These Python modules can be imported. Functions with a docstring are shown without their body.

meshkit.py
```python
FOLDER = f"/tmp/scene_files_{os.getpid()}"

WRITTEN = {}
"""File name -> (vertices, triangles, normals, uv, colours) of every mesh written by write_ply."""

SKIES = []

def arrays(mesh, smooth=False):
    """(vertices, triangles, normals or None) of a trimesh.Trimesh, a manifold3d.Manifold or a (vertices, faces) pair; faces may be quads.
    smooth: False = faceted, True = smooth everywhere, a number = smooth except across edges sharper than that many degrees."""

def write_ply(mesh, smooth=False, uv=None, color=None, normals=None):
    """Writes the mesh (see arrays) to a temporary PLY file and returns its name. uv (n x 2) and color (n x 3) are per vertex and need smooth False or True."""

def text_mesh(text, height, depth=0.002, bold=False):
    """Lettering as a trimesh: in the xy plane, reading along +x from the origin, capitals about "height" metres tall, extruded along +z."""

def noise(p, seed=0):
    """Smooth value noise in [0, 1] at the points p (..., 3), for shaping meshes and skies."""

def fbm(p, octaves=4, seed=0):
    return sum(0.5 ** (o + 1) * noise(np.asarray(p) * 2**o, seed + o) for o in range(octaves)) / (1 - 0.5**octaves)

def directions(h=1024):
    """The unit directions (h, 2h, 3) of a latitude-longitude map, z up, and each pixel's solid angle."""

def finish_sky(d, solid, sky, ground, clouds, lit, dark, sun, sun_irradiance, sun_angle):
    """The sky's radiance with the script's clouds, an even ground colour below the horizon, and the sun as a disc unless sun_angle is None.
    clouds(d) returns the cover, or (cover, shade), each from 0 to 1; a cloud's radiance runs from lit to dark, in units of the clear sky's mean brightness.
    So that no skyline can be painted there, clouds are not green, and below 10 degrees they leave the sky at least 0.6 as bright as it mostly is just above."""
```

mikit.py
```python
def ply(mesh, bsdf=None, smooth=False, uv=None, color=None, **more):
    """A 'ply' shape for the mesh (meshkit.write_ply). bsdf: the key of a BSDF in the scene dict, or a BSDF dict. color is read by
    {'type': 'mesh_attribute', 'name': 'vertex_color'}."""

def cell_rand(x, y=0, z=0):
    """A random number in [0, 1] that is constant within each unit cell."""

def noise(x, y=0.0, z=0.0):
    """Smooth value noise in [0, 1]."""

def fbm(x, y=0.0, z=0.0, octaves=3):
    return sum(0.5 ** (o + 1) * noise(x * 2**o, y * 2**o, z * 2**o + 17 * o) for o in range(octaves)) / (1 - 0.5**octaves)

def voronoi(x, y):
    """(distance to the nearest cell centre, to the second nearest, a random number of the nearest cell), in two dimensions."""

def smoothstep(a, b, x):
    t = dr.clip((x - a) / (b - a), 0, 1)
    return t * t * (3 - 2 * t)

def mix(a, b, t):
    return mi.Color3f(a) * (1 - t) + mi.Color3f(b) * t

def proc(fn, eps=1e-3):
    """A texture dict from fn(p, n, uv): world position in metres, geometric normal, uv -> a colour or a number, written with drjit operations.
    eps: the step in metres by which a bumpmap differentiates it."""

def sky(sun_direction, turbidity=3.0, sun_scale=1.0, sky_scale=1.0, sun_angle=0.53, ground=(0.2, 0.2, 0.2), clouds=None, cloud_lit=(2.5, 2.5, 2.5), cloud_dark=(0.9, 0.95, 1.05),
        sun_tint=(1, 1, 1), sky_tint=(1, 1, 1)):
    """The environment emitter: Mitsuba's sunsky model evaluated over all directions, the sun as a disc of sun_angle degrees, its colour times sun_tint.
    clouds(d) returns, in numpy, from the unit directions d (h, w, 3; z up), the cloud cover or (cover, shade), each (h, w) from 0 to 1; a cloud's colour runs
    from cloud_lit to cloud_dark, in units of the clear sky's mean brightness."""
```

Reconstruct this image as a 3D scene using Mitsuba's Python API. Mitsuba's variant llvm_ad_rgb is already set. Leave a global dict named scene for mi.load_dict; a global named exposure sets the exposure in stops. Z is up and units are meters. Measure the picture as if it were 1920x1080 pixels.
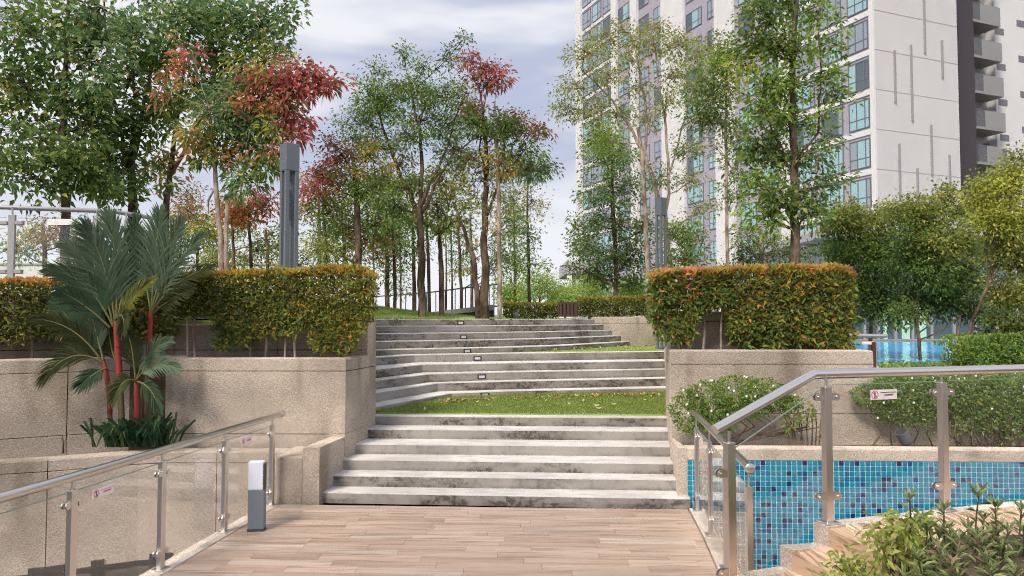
import math, random
import numpy as np, trimesh, mitsuba as mi, mikit, meshkit
import drjit as dr
from mikit import proc, noise, fbm, voronoi, cell_rand, smoothstep, mix
from shapely.geometry import Polygon

# ------------------------------------------------------------------ camera, sky, exposure
F, H, W0, H0 = 1400.0, 2.1, 1920.0, 1080.0
PITCH = math.atan(58.0 / F)
T = mi.ScalarTransform4f
scene, labels = {}, {}
scene['camera'] = {
    'type': 'perspective', 'fov': math.degrees(2 * math.atan(W0 / 2 / F)), 'fov_axis': 'x',
    'near_clip': 0.1, 'far_clip': 3000.0,
    'to_world': T().look_at(origin=[0, 0, H], target=[0, math.cos(PITCH), H + math.sin(PITCH)], up=[0, 0, 1])}


def clouds(d):
    q = d * np.array([2.6, 2.6, 8.0])
    w = meshkit.fbm(q * 1.3 + 20.7, 4, seed=5) - 0.5
    a = meshkit.fbm(q + np.array([4.3, 1.1, 4.1]) + w[..., None] * 1.1, 6, seed=12)
    b = meshkit.fbm(q * 3.1 + 9.1, 4, seed=8)
    s = np.clip((a * 0.74 + b * 0.26 - 0.40) / 0.25, 0, 1)
    s = s * s * (3 - 2 * s)
    low = np.clip((d[..., 2] - 0.05) / 0.16, 0, 1)
    return np.full(s.shape, 0.97), s * low


scene['sky'] = mikit.sky((-0.36, -0.64, 0.76), turbidity=4, sun_scale=0.66, sky_scale=1.0, sun_angle=16,
                         clouds=clouds, cloud_lit=(1.98, 2.00, 2.10), cloud_dark=(1.12, 1.23, 1.58), sun_tint=(0.89, 0.97, 1.10))
exposure = 2.15

# ------------------------------------------------------------------ helpers
rng = np.random.default_rng(7)
CP, SP = math.cos(PITCH), math.sin(PITCH)


def ray(x, y):
    dx, dy = (x - W0 / 2) / F, -(y - H0 / 2) / F
    return np.array([dx, CP - SP * dy, SP + CP * dy])


def at(x, y, Y):
    """the point at distance Y that stands at this place of the photograph"""
    r = ray(x, y)
    return np.array([0, 0, H]) + r * (Y / r[1])


def on(x, y, z):
    """the point of the level z that stands at this place of the photograph"""
    r = ray(x, y)
    return np.array([0, 0, H]) + r * ((z - H) / r[2])


def Mesh(v, f):
    return trimesh.Trimesh(np.asarray(v, float), np.asarray(f, int), process=False)


def cat(ms):
    return ms[0] if len(ms) == 1 else trimesh.util.concatenate(ms)


def cbox(size, c=0.0):
    a, b, h = np.asarray(size, float) / 2
    if c <= 0:
        return trimesh.creation.box(extents=size)
    vs = []
    for sx in (-1, 1):
        for sy in (-1, 1):
            for sz in (-1, 1):
                vs += [(sx * (a - c), sy * (b - c), sz * h), (sx * a, sy * (b - c), sz * (h - c)), (sx * (a - c), sy * b, sz * (h - c))]
    return trimesh.Trimesh(vs).convex_hull


def box(x0, x1, y0, y1, z0, z1, c=0.0):
    m = cbox((x1 - x0, y1 - y0, z1 - z0), c)
    m.apply_translation(((x0 + x1) / 2, (y0 + y1) / 2, (z0 + z1) / 2))
    return m


def rot(m, yaw=0.0, pos=(0, 0, 0), pitch=0.0):
    if pitch:
        m.apply_transform(trimesh.transformations.rotation_matrix(pitch, (1, 0, 0)))
    if yaw:
        m.apply_transform(trimesh.transformations.rotation_matrix(yaw, (0, 0, 1)))
    m.apply_translation(pos)
    return m


def bar(p, q, w, h=None, c=0.0):
    """a straight square bar from p to q"""
    p, q = np.asarray(p, float), np.asarray(q, float)
    d = q - p
    L = np.linalg.norm(d)
    m = cbox((w, h or w, L), c)
    z = d / L
    x = np.cross(z, [0, 0, 1] if abs(z[2]) < 0.95 else [0, 1, 0])
    x /= np.linalg.norm(x)
    M = np.eye(4)
    M[:3, 0], M[:3, 1], M[:3, 2], M[:3, 3] = x, np.cross(z, x), z, (p + q) / 2
    m.apply_transform(M)
    return m


def tube(pts, radii, sides=10, caps=True):
    p = np.asarray(pts, float)
    r = np.broadcast_to(np.asarray(radii, float), (len(p),))
    t = np.gradient(p, axis=0)
    t /= np.linalg.norm(t, axis=1, keepdims=True) + 1e-12
    ref = np.array([0.31, 0.95, 0.05]) if np.abs(t[:, 2]).mean() > 0.5 else np.array([0, 0, 1.0])
    a = np.cross(t, ref)
    a /= np.linalg.norm(a, axis=1, keepdims=True) + 1e-12
    b = np.cross(t, a)
    g = np.arange(sides) * 2 * np.pi / sides
    v = p[:, None] + r[:, None, None] * (np.cos(g)[None, :, None] * a[:, None] + np.sin(g)[None, :, None] * b[:, None])
    i, j = np.meshgrid(np.arange(len(p) - 1), np.arange(sides), indexing='ij')
    k = (j + 1) % sides
    q = np.stack([i * sides + j, (i + 1) * sides + j, (i + 1) * sides + k, i * sides + k], -1).reshape(-1, 4)
    f = np.vstack([q[:, [0, 1, 2]], q[:, [0, 2, 3]]])
    v = v.reshape(-1, 3)
    if caps:
        n = len(v)
        v = np.vstack([v, p[:1], p[-1:]])
        s = np.arange(sides)
        f = np.vstack([f, np.stack([s, (s + 1) % sides, 0 * s + n], 1), np.stack([(s + 1) % sides + n - sides, s + n - sides, 0 * s + n + 1], 1)])
    return Mesh(v, f)


def prism(poly, z0, z1):
    m = trimesh.creation.extrude_polygon(Polygon(poly).buffer(0), z1 - z0, engine='earcut')
    m.apply_translation((0, 0, z0))
    return m


def offset_normals(p):
    """for a polyline in plan: the mitred unit offset to its left at every point"""
    p = np.asarray(p, float)[:, :2]
    d = np.diff(p, axis=0)
    d /= np.linalg.norm(d, axis=1, keepdims=True)
    n = np.stack([-d[:, 1], d[:, 0]], 1)
    out = np.empty_like(p)
    out[0], out[-1] = n[0], n[-1]
    for i in range(1, len(p) - 1):
        s = n[i - 1] + n[i]
        out[i] = s / (1e-9 + np.dot(s, n[i]))
    return out


def sweep(profile, path):
    """profile: (d, z) points, convex, d to the left of the path"""
    p, o = np.asarray(path, float)[:, :2], offset_normals(path)
    prof = np.asarray(profile, float)
    n = len(prof)
    v = np.concatenate([np.hstack([p[i] + o[i] * prof[:, :1], prof[:, 1:]]) for i in range(len(p))])
    f = []
    for i in range(len(p) - 1):
        for j in range(n):
            a, b, c, d = i * n + j, i * n + (j + 1) % n, (i + 1) * n + (j + 1) % n, (i + 1) * n + j
            f += [(a, b, c), (a, c, d)]
    e = (len(p) - 1) * n
    for j in range(1, n - 1):
        f += [(0, j + 1, j), (e, e + j, e + j + 1)]
    m = Mesh(v, f)
    m.fix_normals()
    return m


def slab_profile(t, z0, z1, c=0.01):
    return [(0, z0), (t, z0), (t, z1 - c), (t - c, z1), (c, z1), (0, z1 - c)]


def cut(path, s0, s1):
    """the stretch of a polyline between two lengths along it"""
    p = np.asarray(path, float)[:, :2]
    L = np.r_[0, np.cumsum(np.linalg.norm(np.diff(p, axis=0), axis=1))]
    f = lambda s: np.array([np.interp(s, L, p[:, 0]), np.interp(s, L, p[:, 1])])
    return [f(s0)] + [p[i] for i in range(len(p)) if s0 + 1e-4 < L[i] < s1 - 1e-4] + [f(s1)]


def plen(path):
    return float(np.linalg.norm(np.diff(np.asarray(path, float)[:, :2], axis=0), axis=1).sum())


def key_for(base):
    if base not in scene and base not in labels and base not in used:
        used.add(base)
        return base
    k = 1
    while f'{base}_{k:03d}' in used:
        k += 1
    used.add(f'{base}_{k:03d}')
    return f'{base}_{k:03d}'


used = set()


def thing(name, label=None, category=None, group=None, kind=None):
    k = key_for(name)
    d = {}
    if label: d['label'] = label
    if category: d['category'] = category
    if group: d['group'] = group
    if kind: d['kind'] = kind
    labels[k] = d
    return k


def part(parent, name, mesh, bsdf, smooth=False, label=None, kind=None, **more):
    k = key_for(parent + '__' + name)
    scene[k] = mikit.ply(mesh, bsdf, smooth=smooth, **more)
    if label or kind:
        labels[k] = {a: b for a, b in (('label', label), ('kind', kind)) if b}
    return k


def part_copy(parent, name, ply_dict, M):
    k = key_for(parent + '__' + name)
    scene[k] = {**ply_dict, 'to_world': T(M)}
    return k


def solo(name, mesh, bsdf, label=None, category=None, group=None, kind=None, smooth=False, **more):
    k = thing(name, label, category, group, kind)
    scene[k] = mikit.ply(mesh, bsdf, smooth=smooth, **more)
    return k


# ------------------------------------------------------------------ materials
def rgb(*c):
    return {'type': 'rgb', 'value': list(c)}


def plain(name, c, rough=0.6, metallic=0.0, spec=0.5, **more):
    scene[name] = {'type': 'twosided', 'bsdf': {'type': 'principled', 'base_color': rgb(*c), 'roughness': rough, 'metallic': metallic, 'specular': spec, **more}}


def bumped(name, fn, rough, bump=None, scale=0.004, eps=0.004, spec=0.4):
    b = {'type': 'principled', 'base_color': proc(fn), 'roughness': rough, 'specular': spec}
    if bump:
        b = {'type': 'bumpmap', 'arbitrary': proc(bump, eps), 'scale': scale, 'bsdf': b}
    scene[name] = {'type': 'twosided', 'bsdf': b}


def pebble(p, n, uv):
    g = noise(p.x * 88, p.y * 88, p.z * 88)
    h = noise(p.x * 190 + 7, p.y * 190, p.z * 190)
    k = cell_rand(p.x * 120 + h, p.y * 120 + h, p.z * 120 + g)
    c = mix((0.30, 0.245, 0.20), (0.485, 0.42, 0.36), smoothstep(0.2, 0.85, 0.55 * g + 0.45 * h))
    c = mix(c, (0.70, 0.66, 0.60), smoothstep(0.90, 0.97, k) * 0.55)
    c = mix(c, (0.12, 0.095, 0.08), smoothstep(0.12, 0.05, k) * 0.55)
    w = fbm(p.x * 0.9, p.y * 0.9, p.z * 1.3, 4)
    v = fbm(p.x * 3.2 + 5, p.y * 3.2, p.z * 0.7, 3)
    c = c * (0.86 + 0.40 * smoothstep(0.3, 0.7, w))
    return mix(c, c * mi.Color3f(0.62, 0.60, 0.55), smoothstep(0.50, 0.74, v) * 0.85)


bumped('pebble', pebble, 0.85, lambda p, n, uv: noise(p.x * 88, p.y * 88, p.z * 88), 0.0025, 0.003, 0.25)


def concrete(p, n, uv):
    h, k = dr.clip(uv.y, 0, 1), uv.x * 9.0
    x = p.x + 0.25 * p.y
    w = fbm(p.x * 1.7, p.y * 1.7, p.z * 2.5, 4)
    fine = noise(p.x * 80, p.y * 80, p.z * 80)
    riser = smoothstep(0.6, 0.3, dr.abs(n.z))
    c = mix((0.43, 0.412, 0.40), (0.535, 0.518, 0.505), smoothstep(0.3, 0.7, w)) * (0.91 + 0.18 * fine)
    c = mix(c, c * mi.Color3f(0.66, 0.635, 0.61), riser)  # whole riser darkened in colour, standing in for weaker light than on treads
    # drips from the nosing, soot along the foot, patches of black mold made of fine specks
    drip = smoothstep(0.50, 0.78, fbm(x * 13, k, h * 0.7, 3)) * (0.35 + 0.65 * h)
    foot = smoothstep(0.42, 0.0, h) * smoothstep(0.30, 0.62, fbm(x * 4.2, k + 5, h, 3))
    zone = smoothstep(0.36, 0.60, fbm(x * 0.85 + k * 3.1, k, 0, 3))
    body = smoothstep(0.34, 0.68, fbm(x * 6.5, h * 1.6 + k, p.z * 4, 4))
    speck = smoothstep(0.35, 0.70, fbm(x * 34, p.z * 34, k, 3))
    c = mix(c, c * mi.Color3f(0.60, 0.575, 0.55), riser * dr.minimum(1.0, 0.7 * drip + 0.55 * foot))
    c = mix(c, c * mi.Color3f(0.78, 0.76, 0.74), riser * zone * 0.8)
    c = mix(c, (0.070, 0.064, 0.056), riser * dr.minimum(0.92, zone * body * (0.30 + 0.85 * speck) * 1.15 + 0.35 * foot * speck))
    edge = (1 - riser) * smoothstep(0.45, 0.75, fbm(x * 5 + k, p.y * 11, 2, 4))
    return mix(c, (0.33, 0.315, 0.295), edge * 0.5)


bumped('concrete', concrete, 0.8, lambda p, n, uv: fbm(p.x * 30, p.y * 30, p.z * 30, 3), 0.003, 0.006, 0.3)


def plank(p, n, uv):
    t, s = uv.x, uv.y * 37.0
    g = fbm(p.x * 2.6 + s, p.y * 42 + s * 3, p.z * 42, 4)
    g2 = noise(p.x * 1.3 + s * 2, p.y * 14 + s, p.z * 14)
    c = mix((0.335, 0.243, 0.190), (0.435, 0.335, 0.268), t)
    c = mix(c, (0.42, 0.375, 0.32), smoothstep(0.72, 0.98, cell_rand(s, s * 2)) * 0.45)
    c = mix(c, (0.26, 0.17, 0.125), smoothstep(0.50, 0.74, g) * 0.75)
    return c * (0.84 + 0.32 * g2)


bumped('plank', plank, 0.5, None, spec=0.45)


def turf(p, n, uv):
    a = fbm(p.x * 2.2, p.y * 2.2, 0, 4)
    b = noise(p.x * 38, p.y * 38)
    c = mix((0.18, 0.255, 0.065), (0.28, 0.37, 0.11), smoothstep(0.3, 0.7, a) * 0.6 + b * 0.4)
    return mix(c, (0.25, 0.22, 0.10), smoothstep(0.62, 0.80, fbm(p.x * 3.1 + 8, p.y * 3.1, 0, 4)) * 0.6)


bumped('turf', turf, 0.95, lambda p, n, uv: noise(p.x * 60, p.y * 60), 0.02, 0.006, 0.1)


def bark(p, n, uv):
    a = fbm(p.x * 9, p.y * 9, p.z * 2.2, 4)
    b = noise(p.x * 34, p.y * 34, p.z * 11)
    c = mix((0.055, 0.038, 0.028), (0.17, 0.125, 0.095), smoothstep(0.3, 0.72, a))
    return c * (0.65 + 0.7 * b)


def pale_bark(p, n, uv):
    a = fbm(p.x * 7, p.y * 7, p.z * 3.2, 4)
    b = noise(p.x * 30, p.y * 30, p.z * 14)
    return mix((0.20, 0.145, 0.115), (0.46, 0.37, 0.31), smoothstep(0.3, 0.7, a)) * (0.7 + 0.55 * b)


bumped('bark', bark, 0.9, None, spec=0.15)
bumped('pale_bark', pale_bark, 0.9, None, spec=0.15)
bumped('soil', lambda p, n, uv: mix((0.045, 0.033, 0.024), (0.13, 0.10, 0.07), fbm(p.x * 9, p.y * 9, p.z * 9, 4)), 0.95, None, spec=0.1)
bumped('render_white', lambda p, n, uv: mix((0.66, 0.66, 0.68), (0.76, 0.76, 0.78), fbm(p.x * 0.5, p.y * 0.5, p.z * 0.25, 4)), 0.75, None, spec=0.2)
bumped('render_grey', lambda p, n, uv: mix((0.56, 0.56, 0.575), (0.65, 0.65, 0.665), fbm(p.x * 0.45, p.y * 0.45, p.z * 0.2, 4)), 0.75, None, spec=0.2)
plain('render_lilac', (0.40, 0.375, 0.45), 0.7, spec=0.2)
plain('render_dark', (0.070, 0.062, 0.075), 0.7, spec=0.2)
plain('render_mid', (0.40, 0.39, 0.42), 0.7, spec=0.2)
scene['steel'] = {'type': 'twosided', 'bsdf': {'type': 'principled', 'base_color': rgb(0.72, 0.69, 0.665), 'metallic': 1.0, 'roughness': 0.27}}
plain('pale_metal', (0.36, 0.36, 0.37), 0.45, 0.3)
plain('lamp_grey', (0.125, 0.145, 0.175), 0.45)
plain('bollard_grey', (0.145, 0.165, 0.20), 0.45)
plain('bollard_lens', (0.60, 0.63, 0.74), 0.35)
plain('dark_grey', (0.045, 0.045, 0.05), 0.6)
plain('grey_concrete', (0.24, 0.235, 0.23), 0.8, spec=0.2)
plain('joint', (0.030, 0.026, 0.022), 0.95, spec=0.1)
plain('lens', (0.62, 0.62, 0.66), 0.4)
plain('sticker', (0.78, 0.72, 0.76), 0.5)
plain('red_print', (0.55, 0.045, 0.10), 0.5)
plain('pink_print', (0.62, 0.26, 0.36), 0.5)
plain('white_paint', (0.78, 0.78, 0.78), 0.4)
plain('bin_wood', (0.060, 0.030, 0.022), 0.6)
plain('grout', (0.62, 0.76, 0.82), 0.6)
plain('window_frame', (0.15, 0.155, 0.18), 0.45)
plain('pane_sky', (0.26, 0.32, 0.39), 0.06, spec=0.9)
plain('pane_teal', (0.30, 0.50, 0.56), 0.08, spec=0.8)
plain('pane_dark', (0.07, 0.11, 0.14), 0.05, spec=0.9)
plain('pane_mint', (0.42, 0.68, 0.58), 0.12, spec=0.7)
plain('dark_tile', (0.035, 0.034, 0.036), 0.3)
plain('palm_red', (0.25, 0.030, 0.026), 0.6)
plain('palm_stem', (0.12, 0.085, 0.045), 0.8)
TILES = [(0.008, 0.235, 0.38), (0.006, 0.19, 0.345), (0.014, 0.27, 0.41), (0.010, 0.245, 0.36), (0.005, 0.155, 0.31), (0.010, 0.030, 0.12), (0.010, 0.080, 0.22), (0.020, 0.235, 0.35)]
for i, c in enumerate(TILES):
    plain(f'tile_{i}', c, 0.28, spec=0.3)
scene['glass'] = {'type': 'thindielectric', 'int_ior': 1.5}
plain('glass_edge', (0.20, 0.25, 0.235), 0.2)
scene['pool_water_bsdf'] = {'type': 'twosided', 'bsdf': {'type': 'bumpmap', 'arbitrary': proc(lambda p, n, uv: fbm(p.x * 2.2, p.y * 1.4, 0, 3), 0.02), 'scale': 0.035, 'bsdf': {
    'type': 'principled', 'base_color': rgb(0.025, 0.26, 0.50), 'roughness': 0.06, 'specular': 0.5}}}
scene['dark_water'] = {'type': 'twosided', 'bsdf': {'type': 'bumpmap', 'arbitrary': proc(lambda p, n, uv: fbm(p.x * 3, p.y * 3, 0, 3), 0.02), 'scale': 0.006, 'bsdf': {
    'type': 'principled', 'base_color': rgb(0.016, 0.018, 0.020), 'roughness': 0.05, 'specular': 0.5}}}
scene['leaf'] = {'type': 'principledthin', 'base_color': {'type': 'mesh_attribute', 'name': 'vertex_color'}, 'roughness': 0.5, 'diff_trans': 1.1, 'eta': 1.4}
scene['petal'] = {'type': 'twosided', 'bsdf': {'type': 'diffuse', 'reflectance': {'type': 'mesh_attribute', 'name': 'vertex_color'}}}
# ------------------------------------------------------------------ the setting
solo('ground', Mesh([(-900, -900, -1.2), (900, -900, -1.2), (900, 1500, -1.2), (-900, 1500, -1.2)], [(0, 1, 2), (0, 2, 3)]), 'soil', kind='structure')

# rail lines in plan
RAIL_L = [(-3.62, 2.2), (-3.42, 3.2), (-3.24, 4.25), (-3.07, 5.27), (-2.94, 6.335), (-2.83, 7.43), (-2.71, 8.50)]
RAIL_R = [(2.03, 8.28), (1.92, 7.31), (1.80, 6.36), (1.69, 5.38)]

# the wood-look deck, every board a piece
deck_poly = [(-3.60, 1.6), (-3.34, 3.2), (-3.16, 4.25), (-2.99, 5.27), (-2.86, 6.335), (-2.75, 7.43), (-2.63, 8.56), (1.94, 8.33), (1.84, 7.3), (1.72, 6.36), (1.62, 5.4), (1.40, 4.0), (1.40, 1.6)]
deck = thing('deck', kind='structure')
part(deck, 'bed', prism(deck_poly, -0.9, -0.012), 'joint')
dp = Polygon(deck_poly)
r = random.Random(5)
DY, e1 = 0.158, (1.0, -0.055)
row = 0
y = 8.72
nb = 0
while y > 2.3:
    x = -3.7 - r.random() * 0.7
    while x < 2.0:
        L = r.choice((0.6, 0.9, 0.9, 0.9))
        xa, xb = x + 0.0013, x + L - 0.0013
        q = [(xa, y + e1[1] * xa), (xb, y + e1[1] * xb), (xb, y - DY + 0.0025 + e1[1] * xb), (xa, y - DY + 0.0025 + e1[1] * xa)]
        pl = Polygon(q).intersection(dp.buffer(-0.004))
        x += L
        if pl.is_empty or pl.area < 0.002 or pl.geom_type != 'Polygon':
            continue
        m = trimesh.creation.extrude_polygon(pl, 0.014, engine='earcut')
        m.apply_translation((0, 0, -0.014 + r.uniform(-0.0006, 0.0006)))
        uv = np.tile([[r.random(), r.random()]], (len(m.vertices), 1))
        if nb < 290:
            part(deck, 'plank', m, 'plank', uv=uv)
        nb += 1
    y -= DY
    row += 1

# pale kerbs under the railings
for pts, side, lab in ((RAIL_L, 'left', 'pale narrow kerb strip along the left glass railing'), (RAIL_R, 'right', 'pebble kerb strip under the right glass railing')):
    p = [tuple(q) for q in pts]
    if side == 'left':
        path = [(a[0] - 0.085, a[1]) for a in p]
        k = thing('kerb', lab, 'kerb')
        part(k, 'strip', sweep([(0, -0.9), (-0.165, -0.9), (-0.165, 0.008), (0, 0.008)], path), 'pebble_pale')
    else:
        path = [(a[0] + 0.10, a[1] + (0.05 if i == 0 else 0)) for i, a in enumerate(p)] + [(1.50, 4.0)]
        k = thing('kerb', lab, 'kerb')
        part(k, 'strip', sweep([(0, -0.9), (-0.17, -0.9), (-0.17, 0.010), (0, 0.010)], path), 'pebble_pale')


def pebble_pale(p, n, uv):
    return pebble(p, n, uv) * 1.12 + 0.05


bumped('pebble_pale', pebble_pale, 0.85, None, spec=0.25)

# water in the channels beside the deck
solo('channel_water', prism([(-12, 2), (-3.75, 2), (-3.4, 4), (-3.15, 5.27), (-3.03, 6.335), (-2.92, 7.43), (-2.80, 8.55), (-2.85, 9.1), (-12, 9.1)], -0.80, -0.77), 'dark_water', kind='structure')
solo('channel_water', prism([(2.2, 8.6), (2.1, 7.3), (1.95, 6.3), (1.85, 5.4), (1.9, 4.9), (9, 6.5), (9, 8.6)], -0.84, -0.82), 'dark_water', kind='structure')

# ------------------------------------------------------------------ the flights of concrete steps
STEPCAP = 0.012


def flight(name, label, noses, depth, group=None):
    """noses: (z, z below, [plan points]) from the lowest step up"""
    k = thing(name, label, 'steps')
    for i, (z, zb, pts, d) in enumerate(noses):
        pts = cut(pts, 0, plen(pts))
        m = sweep(slab_profile(d, zb - 0.03, z, STEPCAP), pts)
        uv = np.stack([np.full(len(m.vertices), (len(used) * 0.37) % 3.0 + 0.11), (m.vertices[:, 2] - zb) / (z - zb)], 1)
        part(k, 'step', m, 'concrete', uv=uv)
    return k


def ext(pts, a, b):
    """lengthen both ends of a plan polyline"""
    p = [np.asarray(q, float)[:2] for q in pts]
    d0 = (p[0] - p[1]) / np.linalg.norm(p[0] - p[1])
    d1 = (p[-1] - p[-2]) / np.linalg.norm(p[-1] - p[-2])
    return [p[0] + d0 * a] + p[1:-1] + [p[-1] + d1 * b]


low = []
zz = [0.095, 0.226, 0.356, 0.486, 0.616, 0.745]
Lp = [(599, 922.5), (620, 891), (640, 861), (660, 832), (680, 804), (703, 779.5)]
Rp = [(1274, 934), (1266, 899), (1260, 869), (1253, 837), (1249, 808), (1245, 783)]
for i in range(6):
    a, b = on(*Lp[i], zz[i]), on(*Rp[i], zz[i])
    low.append((zz[i], zz[i - 1] if i else 0.0, ext([a, b], 0.12, 0.12), 0.55 if i < 5 else 0.24))
flight('concrete_steps', 'wide weathered concrete steps rising from the wooden deck to the lowest lawn', low, 0.5)

mid = []
zz2 = [0.82, 0.97, 1.12, 1.27, 1.42]
P2 = [[(703.6, 762.3), (847, 736.7), (960, 732.6), (1240, 727)], [(703.6, 736.3), (820, 718), (960, 714.4), (1240, 709)], [(703.6, 713), (805, 701), (960, 697), (1240, 692)],
      [(703.6, 692.4), (792, 683), (960, 680.2), (1240, 676.5)], [(703.6, 669.8), (777, 665), (960, 662), (1240, 658.8)]]
for i in range(5):
    pts = [on(*q, zz2[i]) for q in P2[i]]
    mid.append((zz2[i], zz2[i - 1] if i else 0.72, ext(pts, 0.35, 0.25), 0.62 if i < 4 else 0.26))
flight('concrete_steps', 'angled stained concrete terrace steps behind the lowest lawn', mid, 0.5)

top = []
zz3 = [1.515, 1.665, 1.81, 1.955, 2.095]
P3 = [[(705, 656.0), (960, 650.5), (1059, 647.3), (1180.5, 640.0)], [(705, 641.5), (960, 635.9), (1050, 634.0), (1165, 630.2)], [(705, 627.2), (960, 622.6), (1040, 621.8), (1149.5, 619.8)]]
Y0 = [[on(*q, zz3[i])[:2] for q in P3[i]] for i in range(3)]
up = [list(map(np.array, Y0[0]))]
for i in range(1, 5):
    sh = 0.34 * i
    o = offset_normals(up[0])
    q = [up[0][j] + o[j] * sh for j in range(4)]
    q[3] = np.array([up[0][3][0] - 0.213 * i, up[0][3][1] + 0.015 * i])
    up.append(q)
for i in range(5):
    top.append((zz3[i], zz3[i - 1] if i else 1.40, ext(up[i], 0.5, 0.02), 0.6 if i < 4 else 0.3))
flight('concrete_steps', 'uppermost curved concrete steps with dark mold stains below the trees', top, 0.5)

# lawns between the flights
def sheet(name, poly, z, mat='turf'):
    return solo(name, prism(poly, z - 0.10, z), mat, kind='structure')


lawn1_front = low[5][2]
lawn1_back = mid[0][2]
sheet('lawn', [lawn1_front[0] + [0, 0.2], lawn1_front[1] + [0, 0.2], lawn1_back[3] + [0, 0.2], lawn1_back[2] + [0, 0.2], lawn1_back[1] + [0, 0.2], lawn1_back[0] + [0, 0.2]], 0.752)
l2f, l2b = mid[4][2], top[0][2]
sheet('lawn', [l2f[0] + [0, .2], l2f[1] + [0, .2], l2f[2] + [0, .2], l2f[3] + [0, .2], np.array([3.25, 16.1]), np.array([5.0, 18.0]), np.array([5.0, 19.7]), l2b[3] + [0, .1], l2b[2] + [0, .2], l2b[1] + [0, .2], l2b[0] + [0, .2]], 1.405)


# the podium lawn: one gently mounded sheet
YE = np.array([[q[0], q[1] + 0.25] for q in top[4][2]]).T

def podium_z(x, y):
    m = np.clip((y - np.interp(x, YE[0], YE[1]) - 0.45) / 2.2, 0, 1) * 0.62 * np.exp(-(((x + 6.5) / 3.6) ** 2 + ((y - 19.5) / 4.5) ** 2))
    s = np.clip((y - 20) / 14, 0, 1)
    return 2.10 + m + 0.30 * s * s * (3 - 2 * s) * np.clip((3 - x) / 6, 0, 1)


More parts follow.
